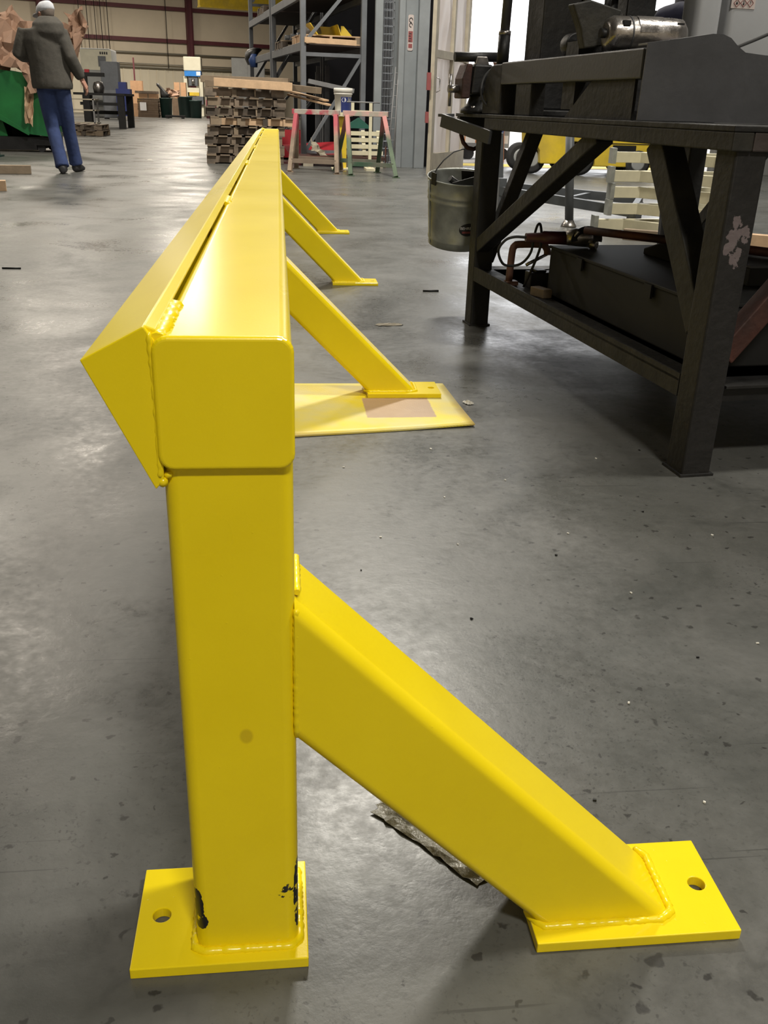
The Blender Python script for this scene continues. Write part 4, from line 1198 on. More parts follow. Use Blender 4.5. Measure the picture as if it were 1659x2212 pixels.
# ------------------------------------------------------------------ pallets
def make_pallet(name, label, group, W_=1.06, D_=1.0, m=WOOD, lead=None, seed=0):
    rg = random.Random(seed)
    t = thing(name, label, 'pallet', (0,0,0), 0, group)
    hz = 0.088
    for j, yy in enumerate((-D_/2+0.05, 0, D_/2-0.05)):
        if j == 1:
            MB().bb(-W_/2, W_/2, -0.019, 0.019, 0.016, 0.1042).build('stringer', m, t)
            continue
        # outer stringers: blocks with fork openings between thin rails
        cuts = [-W_/2, -W_/2+0.15, -W_/2+0.36, -0.11, 0.13, W_/2-0.38, W_/2-0.17, W_/2]
        for q in range(0, 7):
            x0_, x1_ = cuts[q], cuts[q+1]
            if q % 2 == 0:
                MB().bb(x0_, x1_, yy-0.045, yy+0.04, 0.016, 0.1042).build('block', rg.choice([m, m, WOODG, WOODG if not lead else lead]), t)
            else:
                MB().bb(x0_, x1_, yy+0.0, yy+0.03, 0.016 if lead is None or q != 3 else 0.016, 0.1042).build('stringer', lead if (lead and j == 0) else m, t)
    n = 6
    for k in range(n):
        w_ = rg.uniform(0.10, 0.14)
        xx = -W_/2+w_/2+(W_-w_)*k/(n-1)
        b = MB().box((xx, rg.uniform(-0.015, 0.015)-0.01, 0.1042+0.0083), (w_, D_, 0.016)); b.build('deck_board', m if rg.random() > 0.4 else WOODG, t)
    for k in range(4):
        w_ = rg.uniform(0.10, 0.13)
        xx = (-W_/2+w_/2, -0.13, 0.13, W_/2-w_/2)[k]
        b = MB().box((xx, 0, 0.008), (w_, D_, 0.0156)); b.build('bottom_board', m, t)
    return t
names = ['lowest weathered pallet of the tall stack behind the barrier', 'second lowest weathered pallet of the tall stack', 'third lowest weathered pallet of the tall stack', 'dark middle pallet of the tall stack, below the pale-fronted one',
         'pale-fronted wider pallet in the middle of the tall stack', 'pallet just above the pale-fronted one in the tall stack', 'second highest pallet of the tall stack', 'topmost pallet of the tall stack under the loose boards']
z = 0.0
rg = random.Random(3)
for k in range(8):
    lead = WOODL if k == 4 else None
    p = make_pallet('wooden_pallet', names[k], 'pallets in the tall stack', 1.06 if k != 4 else 1.16, 1.0, WOOD, lead, k+1)
    p.location = (-0.455+rg.uniform(-0.03, 0.03)+(0.06 if k in (4,) else 0)-(0.02 if k < 3 else 0), 13.72+rg.uniform(-0.03, 0.03), z)
    p.rotation_euler = (0, 0, R(4+rg.uniform(-1.5, 1.5)))
    z += 0.1215
STK = z
for k, (a, c, w_, h_, m, lb_) in enumerate((((-0.85, 13.18, STK+0.062), (0.20, 13.20, STK+0.030), 0.04, 0.105, WOODL, 'fresh pale board lying along the front of the pallet stack'),
                                       ((-1.05, 13.72, STK+0.105), (0.16, 13.50, STK+0.100), 0.14, 0.085, WOODG, 'grey-brown beam on the back of the pallet stack'),
                                       ((-0.98, 13.40, STK+0.045), (-0.20, 13.42, STK+0.045), 0.12, 0.08, WOODG, 'short brown board lying under the beam on the pallet stack'),
                                       ((0.0, 13.95, STK+0.050), (0.56, 13.18, STK-0.005), 0.10, 0.08, WOODG, 'brown board sticking out right of the pallet stack'),
                                       ((0.12, 14.1, STK+0.0), (0.66, 13.15, STK-0.125), 0.09, 0.022, WOODL, 'thin pale slat sloping down right of the pallet stack'),
                                       ((0.16, 13.9, STK-0.06), (0.70, 13.05, STK-0.18), 0.06, 0.025, WOODL, 'lower pale stick poking out right of the pallet stack'))):
    o = MB().bar(a, c, w_, h_).build('loose_board', m, None, bevel=0.003)
    tag(o, lb_, 'board', 'loose boards on the pallet stack')

# -- rack load
p = make_pallet('rack_pallet', 'pale wooden pallet on the middle rack shelf under yellow steel', 'pallets on the rack', 0.80, 0.9, WOODL, WOODL, 30); p.location = rm(0.47, 0.58, 1.592); p.rotation_euler = (0,0,R(8.2+90))
p = make_pallet('rack_pallet', 'dark pallet farther back on the middle rack shelf', 'pallets on the rack', 0.86, 0.95, WOOD, None, 31); p.location = rm(0.47, 2.2, 1.592); p.rotation_euler = (0,0,R(8.2+90))
p = make_pallet('rack_pallet', 'dark pallet on the upper rack shelf at the top of the picture', 'pallets on the rack', 0.86, 0.95, WOOD, None, 32); p.location = rm(0.47, 4.4, 2.247); p.rotation_euler = (0,0,R(8.2+90))
t = thing('yellow_chute', 'yellow folded steel chute lying on the pale rack pallet', 'chute', rm(0.50, 0.5, 1.712), R(8.2))
b = MB().prism([(-0.32, 0.16), (-0.30, 0.155), (-0.20, 0.0), (0.16, 0.0), (0.10, 0.15), (0.09, 0.155), (0.14, 0.012), (-0.19, 0.012)], lambda p, tt: (p[0], -0.18+0.5*tt, p[1])); b.build('trough', YELM, t)
b = MB().prism([(0.16, 0.0), (0.34, 0.0), (0.20, 0.14), (0.16, 0.14)], lambda p, tt: (p[0], -0.10+0.012*tt, p[1])); b.build('side_plate', YELM, t)
b = MB().prism([(-0.30, 0.15), (0.10, 0.15), (0.16, 0.0), (-0.20, 0.0)], lambda p, tt: (p[0], 0.32+0.01*tt, p[1])); b.build('end_plate', YELM, t)
o = MB().bar(rm(0.05, -0.02, 1.63), rm(0.80, -0.02, 1.615), 0.035, 0.07).build('loose_board', WOODL); tag(o, 'pale board lying on the front of the middle rack shelf', 'board')
o = MB().stack([(0, 0, 0, 0.11, 0.16), (0, 0, 0.06, 0.15, 0.19), (0.01, 0, 0.13, 0.12, 0.16), (0, 0.02, 0.17, 0.05, 0.08)], 16).build('grey_bundle', SHEETL); o.location = rm(0.30, 0.82, 1.712); tag(o, 'grey bundle behind the near rack post', 'bundle')
for k, (u, v, s_, lb_) in enumerate(((0.34, 1.9, 0.26, 'dark grey casting at the near end of the rear rack pallet'), (0.34, 2.35, 0.30, 'flat dark grey casting in the middle of the rear rack pallet'))):
    t = thing('machine_casting', lb_, 'casting', rm(u, v, 1.712), R(8.2), 'castings on the rack')
    b = MB().lathe([(s_*0.5, 0), (s_*0.5, 0.05), (s_*0.35, 0.06), (s_*0.35, 0.12), (s_*0.15, 0.13)], (0,0,0), 20); b.build('flange', STANDG, t)
    b = MB().tube([(0, 0, 0.06), (-s_*0.7, 0, 0.06)], s_*0.16, 14); b.build('outlet', STANDG, t)
t = thing('bagged_load', 'black and blue wrapped bag hanging over the far rack shelf edge', 'bag', rm(0.0, 5.6, 1.60), R(8.2))
b = MB().stack([(-0.04, 0, -0.13, 0.07, 0.20), (-0.06, 0, -0.02, 0.10, 0.30), (-0.02, 0, 0.08, 0.13, 0.32), (0.04, 0, 0.14, 0.14, 0.24), (0.06, 0, 0.17, 0.06, 0.1)], 9); b.build('bag', BLACK, t)
b = MB().stack([(-0.02, -0.24, -0.18, 0.07, 0.09), (-0.03, -0.24, -0.06, 0.09, 0.11), (-0.02, -0.24, 0.05, 0.06, 0.08)], 14); b.build('blue_wrap', mat('blue_wrap', (0.03, 0.07, 0.22), 0.5), t)
t = thing('red_crate', 'low red steel crate at the right end of the middle rack shelf', 'crate', rm(0.80, 1.05, 1.592), R(8.2))
b = MB().bb(-0.14, 0.12, -0.4, 0.4, 0, 0.09); b.build('crate_body', RUST, t)
b = MB().bb(-0.05, 0.10, -0.25, 0.25, 0.09, 0.17); b.bb(-0.08, 0.12, -0.2, 0.2, 0.17, 0.25); b.build('grey_parts', SHEETL, t)
for k in range(6):
    u_, v_ = 0.60+0.055*k, 2.0+0.22*(k % 3)
    o = MB().bb(-0.025, 0.025, -0.025, 0.025, 0, 1.28+0.1*(k % 2)).build('steel_tube', RACKG); o.location = rm(u_, v_, 0.0); o.rotation_euler = (0, 0, R(8))
    tag(o, ['leftmost', 'second from left', 'third from left', 'third from right', 'second from right', 'rightmost'][k] + ' grey square steel tube standing upright inside the rack', 'steel tube', 'upright tubes inside the rack')
o = MB().bar(rm(0.10, -0.03, 1.10), rm(0.78, 0.02, 0.99), 0.05, 0.06).build('leaning_channel', SHEETL); tag(o, 'grey channel bar lying slanted across the rack opening', 'bar')
# beneath the rack
o = MB().bb(-0.45, 0.35, -0.3, 0.3, 0.0, 0.012).build('red_steel_sheet', REDP); o.location = (0.58, 14.30, 0.17); o.rotation_euler = (R(14), R(-4), 0.2); tag(o, 'red sheet panel lying low under the rack', 'panel')
t = thing('red_bin', 'red steel bin side right of the pallet stack', 'bin', (0.30, 14.7, 0))
b = MB().bb(-0.25, 0.12, -0.02, 0.02, 0.0, 0.42); b.bb(-0.25, -0.21, 0.02, 0.5, 0, 0.42); b.bb(0.08, 0.12, 0.02, 0.5, 0, 0.42); b.bb(-0.25, 0.12, 0.5, 0.54, 0, 0.42); b.bb(-0.25, 0.12, -0.02, 0.54, 0, 0.03); b.build('bin_wall', REDP, t)
t = thing('cream_skid', 'cream painted slotted skid leaning behind the green sawhorse', 'skid', (1.22, 13.35, 0.14), R(6))
for k in range(4):
    b = MB().box((0, 0.05*k, 0.04+0.085*k), (0.52, 0.03, 0.055)); b.build('slat', CREAMP, t)
for dx in (-0.22, 0.0, 0.22):
    b = MB().bar((dx, 0.03, 0.0), (dx, 0.19, 0.33), 0.05, 0.03); b.build('stringer', CREAMP, t)
t = thing('low_trolley', 'low rusty red trolley under the sawhorses', 'trolley', (1.0, 13.35, 0))
b = MB().bb(-0.72, 0.48, -0.25, 0.35, 0.10, 0.135); b.build('deck', RUST, t)
for dx in (-0.6, -0.1, 0.38):
    b = MB().bb(dx-0.06, dx+0.08, -0.24, -0.18, 0.0, 0.098); b.build('wood_support', FRAMEW, t)
    b = MB().bb(dx-0.06, dx+0.08, 0.25, 0.31, 0.0, 0.098); b.build('wood_support', FRAMEW, t)
b = MB().bar((0.495, -0.2, 0.0), (0.495, -0.2, 0.28), 0.02, 0.02); b.build('handle_post', RUST, t)
o = MB().prism([(-0.2, 0.0), (0.22, 0.0), (0.03, 0.14)], lambda p, tt: (p[0], -0.1+0.25*tt, p[1])).build('green_wedge', mat('teal_green_paint', (0.012, 0.085, 0.062), 0.5)); o.location = (1.12, 13.62, 0.50); tag(o, 'dark green wedge guard lying on the cream skid', 'wedge')

# ------------------------------------------------------------------ sawhorses
def saw_mat(name, lo, up_, zsplit):
    m = mat(name, lo, 0.65, 0, 0.25, 9, c2=tuple(x*0.6 for x in lo))
    nt = m.node_tree
    b = nt.nodes['Principled BSDF']
    src = b.inputs['Base Color'].links[0].from_socket
    tc = nd(nt, 'ShaderNodeTexCoord'); ob = tc.outputs['Object']
    sx = nd(nt, 'ShaderNodeSeparateXYZ'); nt.links.new(ob, sx.inputs[0])
    k = ramp(nt, socket_math(nt, 'ADD', sx.outputs[2], socket_math(nt, 'MULTIPLY', noise(nt, ob, 7, 4), 0.25)), zsplit+0.05, zsplit+0.17)
    nt.links.new(mix_col(nt, k, src, up_), b.inputs['Base Color'])
    return m
S1 = saw_mat('tan_leg_with_red_overspray', (0.27, 0.20, 0.14), (0.36, 0.06, 0.08), 0.50)
S2 = saw_mat('green_leg_with_pink_overspray', (0.075, 0.115, 0.065), (0.42, 0.17, 0.16), 0.50)
RAIL1 = mat('red_rail_with_grey_patch', (0.42, 0.05, 0.08), 0.6, 0, 0.2, 5, c2=(0.42, 0.38, 0.33), thr=(0.5, 0.56))
RAIL2 = mat('grey_green_rail_with_pink_patch', (0.36, 0.36, 0.29), 0.6, 0, 0.2, 5, c2=(0.55, 0.33, 0.30), thr=(0.5, 0.58))
GRST = mat('green_stretcher', (0.045, 0.10, 0.06), 0.6, 0, 0.2, 8, c2=(0.15, 0.14, 0.11))
def sawhorse(label, a, c, splay, lm, rmx, st):
    t = thing('sawhorse', label, 'sawhorse', ((a[0]+c[0])/2, (a[1]+c[1])/2, 0), 0, 'sawhorses', world=True)
    a, c = Vector((*a, 0.705)), Vector((*c, 0.705))
    d = (c-a).normalized(); s = Vector((splay[0], splay[1], 0)); splay = s.length; s.normalize()
    MB().bar(a-d*0.02, c+d*0.02, 0.06, 0.06).build('top_rail', rmx, t, bevel=0.004)
    for e, sg_ in ((a, -1), (c, 1)):
        for k in (-1, 1):
            f = e + s*(k*splay) + d*(sg_*0.02)
            top = e + s*(k*0.02) - d*(sg_*0.03)
            lg = MB().bar((top.x, top.y, 0.675), (f.x, f.y, 0.008), 0.052, 0.052, d).build('leg', lm, t, bevel=0.003)
            MB().bb(f.x-0.045, f.x+0.045, f.y-0.04, f.y+0.04, 0.0, 0.008).build('foot', lm, lg)
    for k in (-1, 1):
        q = splay*0.84
        MB().bar(a+s*(k*q)-Vector((0,0,0.57)), c+s*(k*q)-Vector((0,0,0.57)), 0.03, 0.05).build('stretcher', st, t)
sawhorse('tan sawhorse with red overspray on its top beside the pallet stack', (0.205, 12.20), (0.755, 12.00), (0.05, 0.40), S1, RAIL1, mat('tan_stretcher', (0.22, 0.17, 0.13), 0.65))
sawhorse('green sawhorse with pink overspray on its top beside the grey column', (0.83, 11.85), (1.335, 11.68), (-0.07, 0.46), S2, RAIL2, GRST)
# white bucket standing on a stool-like drum behind
t = thing('yellow_drum_stand', 'narrow yellow stand under the white bucket between the sawhorses', 'stand', (0.855, 12.75, 0))
b = MB().bb(-0.05, 0.06, -0.05, 0.05, 0.0, 0.66); b.build('pillar', YELM, t, bevel=0.01)
b = MB().bb(-0.13, 0.13, -0.13, 0.13, 0.66, 0.69); b.build('top_plate', CREAMP, t)
b = MB().bb(-0.14, 0.14, -0.14, 0.14, 0.0, 0.012); b.build('foot_plate', CREAMP, t)
t = thing('white_bucket', 'white plastic bucket with lid and navy label behind the sawhorses', 'bucket', (0.865, 12.75, 0.69))
b = MB().lathe([(0.100, 0), (0.106, 0.02), (0.114, 0.23), (0.124, 0.235), (0.124, 0.25), (0.117, 0.255)], (0,0,0), 36); bk = b.build('bucket_body', WHITE, t)
b = MB().lathe([(0.119, 0.2555), (0.127, 0.258), (0.127, 0.300), (0.122, 0.312), (0.08, 0.312)], (0,0,0), 36); b.build('lid', WHITE, t)
def bl(az, z, o_=0.0): 
    rr = 0.106+0.008*(z-0.02)/0.21+0.0012+o_
    return Vector((rr*math.cos(az), rr*math.sin(az), z))
b = MB().grid(lambda u, v: bl(R(252)+u*R(95), 0.02+0.185*v), 16, 1); lb = b.build('label', NAVY, bk)
hexv = [bl(R(272)+0.030*math.cos(k*math.pi/3)/0.11, 0.170+0.030*math.sin(k*math.pi/3), 0.001) for k in range(6)]
MB().add(hexv, [list(range(6))]).build('hexagon_logo', WHITEP, lb)
vs_, fs_ = text_mesh('NAPA', 0.018)
MB().add([bl(R(272)+p.x/0.11, 0.170+p.y, 0.002) for p in vs_], fs_).build('lettering', NAVY, lb, recalc=False)
b = MB()
b.grid(lambda u, v: bl(R(300)+u*R(24), 0.142+(0.05+0.012*math.sin(9*u))*v, 0.001), 8, 1); b.build('grey_print', SHEETL, lb)
# cream H-stand behind the second sawhorse
t = thing('roller_stand', 'cream steel roller stand with thin top bar behind the green sawhorse', 'stand', (1.10, 12.57, 0))
for dx in (-0.12, 0.12):
    b = MB().bb(dx-0.02, dx+0.02, -0.02, 0.02, 0.0 if dx > 0 else 0.72, 0.83); b.build('upright', CREAMP, t)
b = MB().bb(-0.14, 0.14, -0.025, 0.025, 0.70, 0.74); b.build('cross_bar', CREAMP, t)
b = MB().tube([(-0.20, 0, 0.838), (0.24, 0, 0.838)], 0.009, 8); b.build('top_bar', SHEETL, t)
b = MB().bb(0.06, 0.18, -0.2, 0.2, 0.0, 0.03); b.build('foot', CREAMP, t)

# ------------------------------------------------------------------ people
def person(name, label, loc, rz, P, jm, pm, hood=False, cap='cap', detail=0.007):
    """P: joints in local metres (x right, y forward, z up)"""
    t = thing(name, label, 'person', loc, rz)
    V = {k: Vector(v) for k, v in P.items()}
    def remesh(o, vox, it=6):
        r_ = o.modifiers.new('fuse', 'REMESH'); r_.mode = 'VOXEL'; r_.voxel_size = vox; r_.use_smooth_shade = True
        s_ = o.modifiers.new('soft', 'SMOOTH'); s_.factor = 0.5; s_.iterations = it
        return o
    hd, nk, ch, wa, hp = V['head'], V['neck'], V['chest'], V['waist'], V['hip']
    fwd = (V['face']).normalized()
    sd = Vector((fwd.y, -fwd.x, 0)).normalized()
    b = MB()
    # head: stacked ellipses, plus nose, ears, chin
    secs = [(-0.105, 0.045), (-0.085, 0.062), (-0.04, 0.074), (0.02, 0.078), (0.07, 0.070), (0.10, 0.048), (0.112, 0.02)]
    rings = []
    for dz, r_ in secs:
        c_ = hd+Vector((0,0,dz))+fwd*(0.012 if dz < -0.06 else 0)
        rings.append([c_+sd*(r_*math.cos(2*math.pi*k/20))+fwd*(r_*1.22*math.sin(2*math.pi*k/20)) for k in range(20)])
    b.rings(rings)
    b.tube([hd+fwd*0.085+Vector((0,0,0.02)), hd+fwd*0.105+Vector((0,0,-0.018)), hd+fwd*0.09+Vector((0,0,-0.03))], [0.009, 0.016, 0.010], 8)
    for k in (-1, 1):
        b.tube([hd+sd*(k*0.072)+Vector((0,0,0.022)), hd+sd*(k*0.088)+Vector((0,0,0.004))-fwd*0.012, hd+sd*(k*0.073)+Vector((0,0,-0.028))], [0.008, 0.012, 0.008], 8)
        b.tube([hd+fwd*0.09+sd*(k*0.03)+Vector((0,0,0.022)), hd+fwd*0.094+sd*(k*0.03)+Vector((0,0,0.022))], 0.012, 8)
    b.tube([hd+fwd*0.085+sd*0.024-Vector((0,0,0.055)), hd+fwd*0.10-Vector((0,0,0.055)), hd+fwd*0.085-sd*0.024-Vector((0,0,0.055))], 0.008, 8)
    b.tube([nk-Vector((0,0,0.03)), (nk+hd)/2, hd-Vector((0,0,0.06))], [0.062, 0.056, 0.058], 14)
    sh = (V['shR']-V['shL']).normalized()
    def slab(c_, rx, ry):
        dpt = Vector((-sh.y, sh.x, 0)).normalized()
        return [c_+sh*(rx*math.cos(2*math.pi*k/20))+dpt*(ry*math.sin(2*math.pi*k/20)) for k in range(20)]
    b.rings([slab(hp, 0.14, 0.10), slab(wa, 0.13, 0.095), slab(ch, 0.155, 0.11), slab(nk-Vector((0,0,0.07)), 0.13, 0.08), slab(nk, 0.06, 0.06)])
    for s_ in 'LR':
        S, E_, W_ = V['sh'+s_], V['el'+s_], V['wr'+s_]
        b.tube([S, E_, W_], [0.048, 0.038, 0.027], 12)
        h_, k_, a_ = V['hp'+s_], V['kn'+s_], V['an'+s_]
        b.tube([h_, (h_+k_)/2, k_, (k_+a_)/2, a_], [0.075, 0.068, 0.05, 0.048, 0.035], 12)
        # hand: palm, four fingers, thumb
        d = (W_-E_).normalized()
        side = V.get('palm'+s_, Vector((1 if s_ == 'L' else -1, 0, 0)))
        side = (side-d*side.dot(d)).normalized()
        spread = d.cross(side)
        pc = W_+d*0.045
        b.tube([W_, pc, W_+d*0.085], [(0.022, 0.026), (0.018, 0.040), (0.015, 0.040)], 12) if False else b.box(pc, (0.078, 0.09, 0.028), Matrix((spread, d, side)).transposed())
        for f in range(4):
            q = W_+d*0.088+spread*(-0.029+0.0195*f)
            L = (0.062, 0.074, 0.078, 0.068)[f]
            b.tube([q, q+d*L*0.5+side*0.010, q+d*L*0.80+side*0.030, q+d*L*0.88+side*0.046], [0.0095, 0.0092, 0.0085, 0.007], 8)
        tq = W_+d*0.03+spread*0.040*(1 if s_ == 'L' else 1)
        b.tube([W_+d*0.02+spread*0.03, tq+d*0.02+spread*0.012+side*0.012, tq+d*0.055+spread*0.016+side*0.028], [0.014, 0.012, 0.009], 8)
    body = remesh(b.build('body', SKIN, t, recalc=False), detail, 3)
    # jacket
    b = MB()
    hem = V['hem']
    b.rings([slab(hem, 0.215, 0.165), slab(hem+Vector((0,0,0.05)), 0.222, 0.170), slab(wa+Vector((0,0,0.05)), 0.205, 0.155), slab(ch, 0.215, 0.150), slab(ch+Vector((0,0,0.12)), 0.20, 0.130), slab(nk-Vector((0,0,0.05)), 0.13, 0.10), slab(nk+Vector((0,0,0.01)), 0.085, 0.085)])
    for s_ in 'LR':
        S, E_, W_ = V['sh'+s_], V['el'+s_], V['wr'+s_]
        b.tube([S+Vector((0,0,-0.005)), S.lerp(E_, 0.5), E_, E_.lerp(W_, 0.45), E_.lerp(W_, 0.8), E_.lerp(W_, 0.9)], [0.088, 0.080, 0.070, 0.066, 0.056, 0.047], 14)
    if hood:
        hb = nk-fwd*0.075
        b.rings([slab(hb+Vector((0,0,0.06)), 0.09, 0.05), slab(hb-Vector((0,0,0.01))-Vector((0,0.03,0)), 0.165, 0.085), slab(hb-Vector((0,0,0.10))-Vector((0,0.05,0)), 0.165, 0.085), slab(hb-Vector((0,0,0.19))-Vector((0,0.04,0)), 0.12, 0.06), slab(hb-Vector((0,0,0.22)), 0.03, 0.02)])
    jk = remesh(b.build('jacket', jm, t, recalc=False), 0.013, 5)
    # trousers
    b = MB()
    b.rings([slab(hp-Vector((0,0,0.05)), 0.165, 0.125), slab(hp+Vector((0,0,0.03)), 0.165, 0.125), slab(wa, 0.15, 0.115)])
    for s_ in 'LR':
        h_, k_, a_ = V['hp'+s_], V['kn'+s_], V['an'+s_]
        b.tube([h_, h_.lerp(k_, 0.5), k_, k_.lerp(a_, 0.4), k_.lerp(a_, 0.8), a_+Vector((0,0,-0.02))], [0.098, 0.090, 0.074, 0.072, 0.072, 0.078], 14)
    remesh(b.build('trousers', pm, t, recalc=False), 0.013, 4)
    for s_ in 'LR':
        a_, to = V['an'+s_], V['toe'+s_]
        f = (to-a_); f.z = 0; f.normalize()
        hl = a_-f*0.045
        zg = V['gnd'+s_].z if 'gnd'+s_ in V else 0.0
        b = MB()
        b.rings([[Vector((c_.x, c_.y, 0))+Vector((-f.y*w_*math.cos(q), f.x*w_*math.cos(q), z_+h_*math.sin(q))) for q in [2*math.pi*k/14 for k in range(14)]]
                 for c_, w_, z_, h_ in ((hl-f*0.02, 0.028, 0.045, 0.035), (hl, 0.040, 0.052, 0.052), (a_+f*0.03, 0.043, 0.058, 0.058), (a_+f*0.10, 0.050, 0.042, 0.042), (a_+f*0.16, 0.046, 0.032, 0.032), (a_+f*0.185, 0.025, 0.026, 0.022))])
        b.tube([a_+Vector((0,0,0.05)), Vector((a_.x, a_.y, 0.05))], [0.05, 0.05], 14)
        if 'lift'+s_ in V:
            b.xform(Matrix.Translation((0, 0, V['lift'+s_].z)))
        remesh(b.build('boot', BOOT, t, recalc=False), 0.010, 3)
    # hair and headgear
    def shell(z0, k_, m, nm):
        rg_ = []
        for dz, r_ in ((z0, 0.080), (0.04, 0.084), (0.08, 0.076), (0.108, 0.052), (0.120, 0.018)):
            c_ = hd+Vector((0,0,dz))
            rg_.append([c_+sd*(r_*k_*math.cos(2*math.pi*q/20))+fwd*(r_*k_*1.22*math.sin(2*math.pi*q/20)) for q in range(20)])
        return MB().rings(rg_).build(nm, m, t)
    b = MB()
    rg_ = []
    for dz, r_ in ((-0.055, 0.055), (-0.03, 0.072), (0.02, 0.080), (0.06, 0.074)):
        c_ = hd+Vector((0,0,dz))-fwd*0.018
        rg_.append([c_+sd*(r_*math.cos(2*math.pi*q/20))+fwd*(r_*1.12*math.sin(2*math.pi*q/20)) for q in range(20)])
    b.rings(rg_).build('hair', HAIR, t)
    cp = shell(0.012, 1.08, CAPC, 'cap')
    def brim(u, v):
        a = R(-62+124*v)
        return hd+Vector((0,0,0.018-0.012*u*u))+(fwd*math.cos(a)+sd*math.sin(a)*0.86)*(0.088+0.075*u*math.cos(a)**0.5)
    b = MB().grid(brim, 5, 14)
    o = b.build('cap_brim', CAPC, t)
    so = o.modifiers.new('thick', 'SOLIDIFY'); so.thickness = 0.004
    return t
# man walking away, left arm forward
person('person', 'man in pale cap, hooded charcoal work jacket and blue jeans walking away', (-2.40, 10.80, 0), 0, dict(
    head=(-0.062, 0.06, 1.600), neck=(-0.080, 0.02, 1.495), face=(-0.75, 0.65, -0.25), chest=(-0.105, 0.0, 1.33), waist=(-0.075, 0.0, 1.06), hip=(-0.05, 0.0, 0.91), hem=(-0.055, 0.0, 0.865),
    shL=(-0.275, 0.02, 1.435), elL=(-0.375, 0.00, 1.205), wrL=(-0.335, 0.24, 1.17), shR=(0.075, 0.0, 1.435), elR=(0.175, -0.05, 1.18), wrR=(0.262, 0.04, 0.96),
    hpL=(-0.135, 0, 0.88), knL=(-0.105, 0.02, 0.46), anL=(-0.005, -0.16, 0.09), toeL=(-0.03, 0.0, 0.0), hpR=(0.035, 0, 0.88), knR=(0.05, 0.10, 0.47), anR=(0.075, 0.20, 0.10), toeR=(0.11, 0.40, 0.0),
    palmL=(0.6, 0, -0.6), palmR=(-1, 0.1, 0)), JACKET, DENIM, hood=True, detail=0.0065)
person('person', 'person in navy work clothes standing behind the workbench motor', (1.90, 3.78, 0), R(70), dict(
    head=(0, 0.03, 1.66), neck=(0, 0, 1.53), face=(0, 1, -0.3), chest=(0, 0, 1.36), waist=(0, 0, 1.08), hip=(0, 0, 0.93), hem=(0, 0, 0.90),
    shL=(-0.18, 0, 1.46), elL=(-0.25, 0.02, 1.19), wrL=(-0.15, 0.24, 1.16), shR=(0.18, 0, 1.46), elR=(0.25, 0.02, 1.19), wrR=(0.14, 0.24, 1.18),
    hpL=(-0.09, 0, 0.90), knL=(-0.10, 0.02, 0.48), anL=(-0.10, 0, 0.09), toeL=(-0.12, 0.2, 0), hpR=(0.09, 0, 0.90), knR=(0.10, 0.02, 0.48), anR=(0.10, 0, 0.09), toeR=(0.12, 0.2, 0),
    palmL=(1, 0, -0.3), palmR=(-1, 0, -0.3)), NAVYC, DKCLOTH, detail=0.009)
person('person', 'person in pale shirt and white cap standing outside the open door', (3.46, 15.2, 0), R(175), dict(
    head=(0, 0.03, 1.50), neck=(0, 0, 1.38), face=(0.2, 1, -0.2), chest=(0, 0, 1.22), waist=(0, 0, 0.98), hip=(0, 0, 0.85), hem=(0, 0, 0.82),
    shL=(-0.17, 0, 1.32), elL=(-0.22, 0.02, 1.08), wrL=(-0.22, 0.06, 0.86), shR=(0.17, 0, 1.32), elR=(0.22, 0.02, 1.08), wrR=(0.22, 0.06, 0.86),
    hpL=(-0.09, 0, 0.82), knL=(-0.10, 0.02, 0.45), anL=(-0.10, 0, 0.09), toeL=(-0.12, 0.2, 0), hpR=(0.09, 0, 0.82), knR=(0.10, 0.02, 0.45), anR=(0.10, 0, 0.09), toeR=(0.12, 0.2, 0)), PINKC, DENIM, detail=0.010)

# ------------------------------------------------------------------ green hopper with kraft paper
hp_ = thing('tipping_hopper', 'green steel tipping hopper full of brown kraft paper behind the man', 'hopper', (-3.90, 15.4, 0))
prh = [(-1.30, 1.30), (0.62, 1.00), (0.60, 0.30), (0.42, 0.22), (0.05, 0.36), (-0.45, 0.66), (-1.30, 0.80)]
b = MB()
th_ = 0.02
outer = [(-1.3, 0.70), (-0.40, 0.58), (0.12, 0.26), (0.52, 0.22), (0.60, 0.30), (0.62, 1.02)]
for y_ in (-0.45, 0.48):
    b.prism(outer+[(-1.3, 1.30)], lambda p, tt: (p[0], y_+0.02*tt, p[1]))
b.prism(outer+[(p[0], p[1]+0.025) for p in outer[::-1]], lambda p, tt: (p[0], -0.43+0.92*tt, p[1]))
b.build('bin_shell', GREEN, hp_)
b = MB().prism([(-0.9, 0.62), (-0.3, 0.56), (0.16, 0.27), (0.14, 0.24), (-0.35, 0.50), (-0.9, 0.56)], lambda p, tt: (p[0], -0.475+0.025*tt, p[1])); b.build('rib', GREEN, hp_)
b = MB().bb(-1.3, 0.22, -0.40, 0.42, 0.03, 0.215); b.bb(0.22, 0.45, -0.40, 0.42, 0.10, 0.215); b.bb(-1.3, 0.10, 0.30, 0.42, 0.215, 0.55); b.bb(-1.3, -0.3, -0.35, 0.30, 0.215, 0.50); b.build('base_and_shadow_fill', BLACK, hp_)  # black base, with upper boxes filling in the shadow under the bin
for dx in (-1.1, 0.28):
    for dy in (-0.34, 0.36):
        wb = MB().tube([(dx, dy-0.025, 0.055), (dx, dy+0.025, 0.055)], 0.055, 18).build('caster', RUBBER, hp_)
        MB().bb(dx-0.03, dx+0.03, dy-0.04, dy+0.04, 0.085, 0.10).build('caster_plate', BLACK, wb)
b = MB().prism([(-0.4, 0.22), (-0.2, 0.22), (-0.28, 0.56), (-0.42, 0.58)], lambda p, tt: (p[0], -0.36+0.04*tt, p[1])); b.build('pivot_plate', GREEN, hp_)
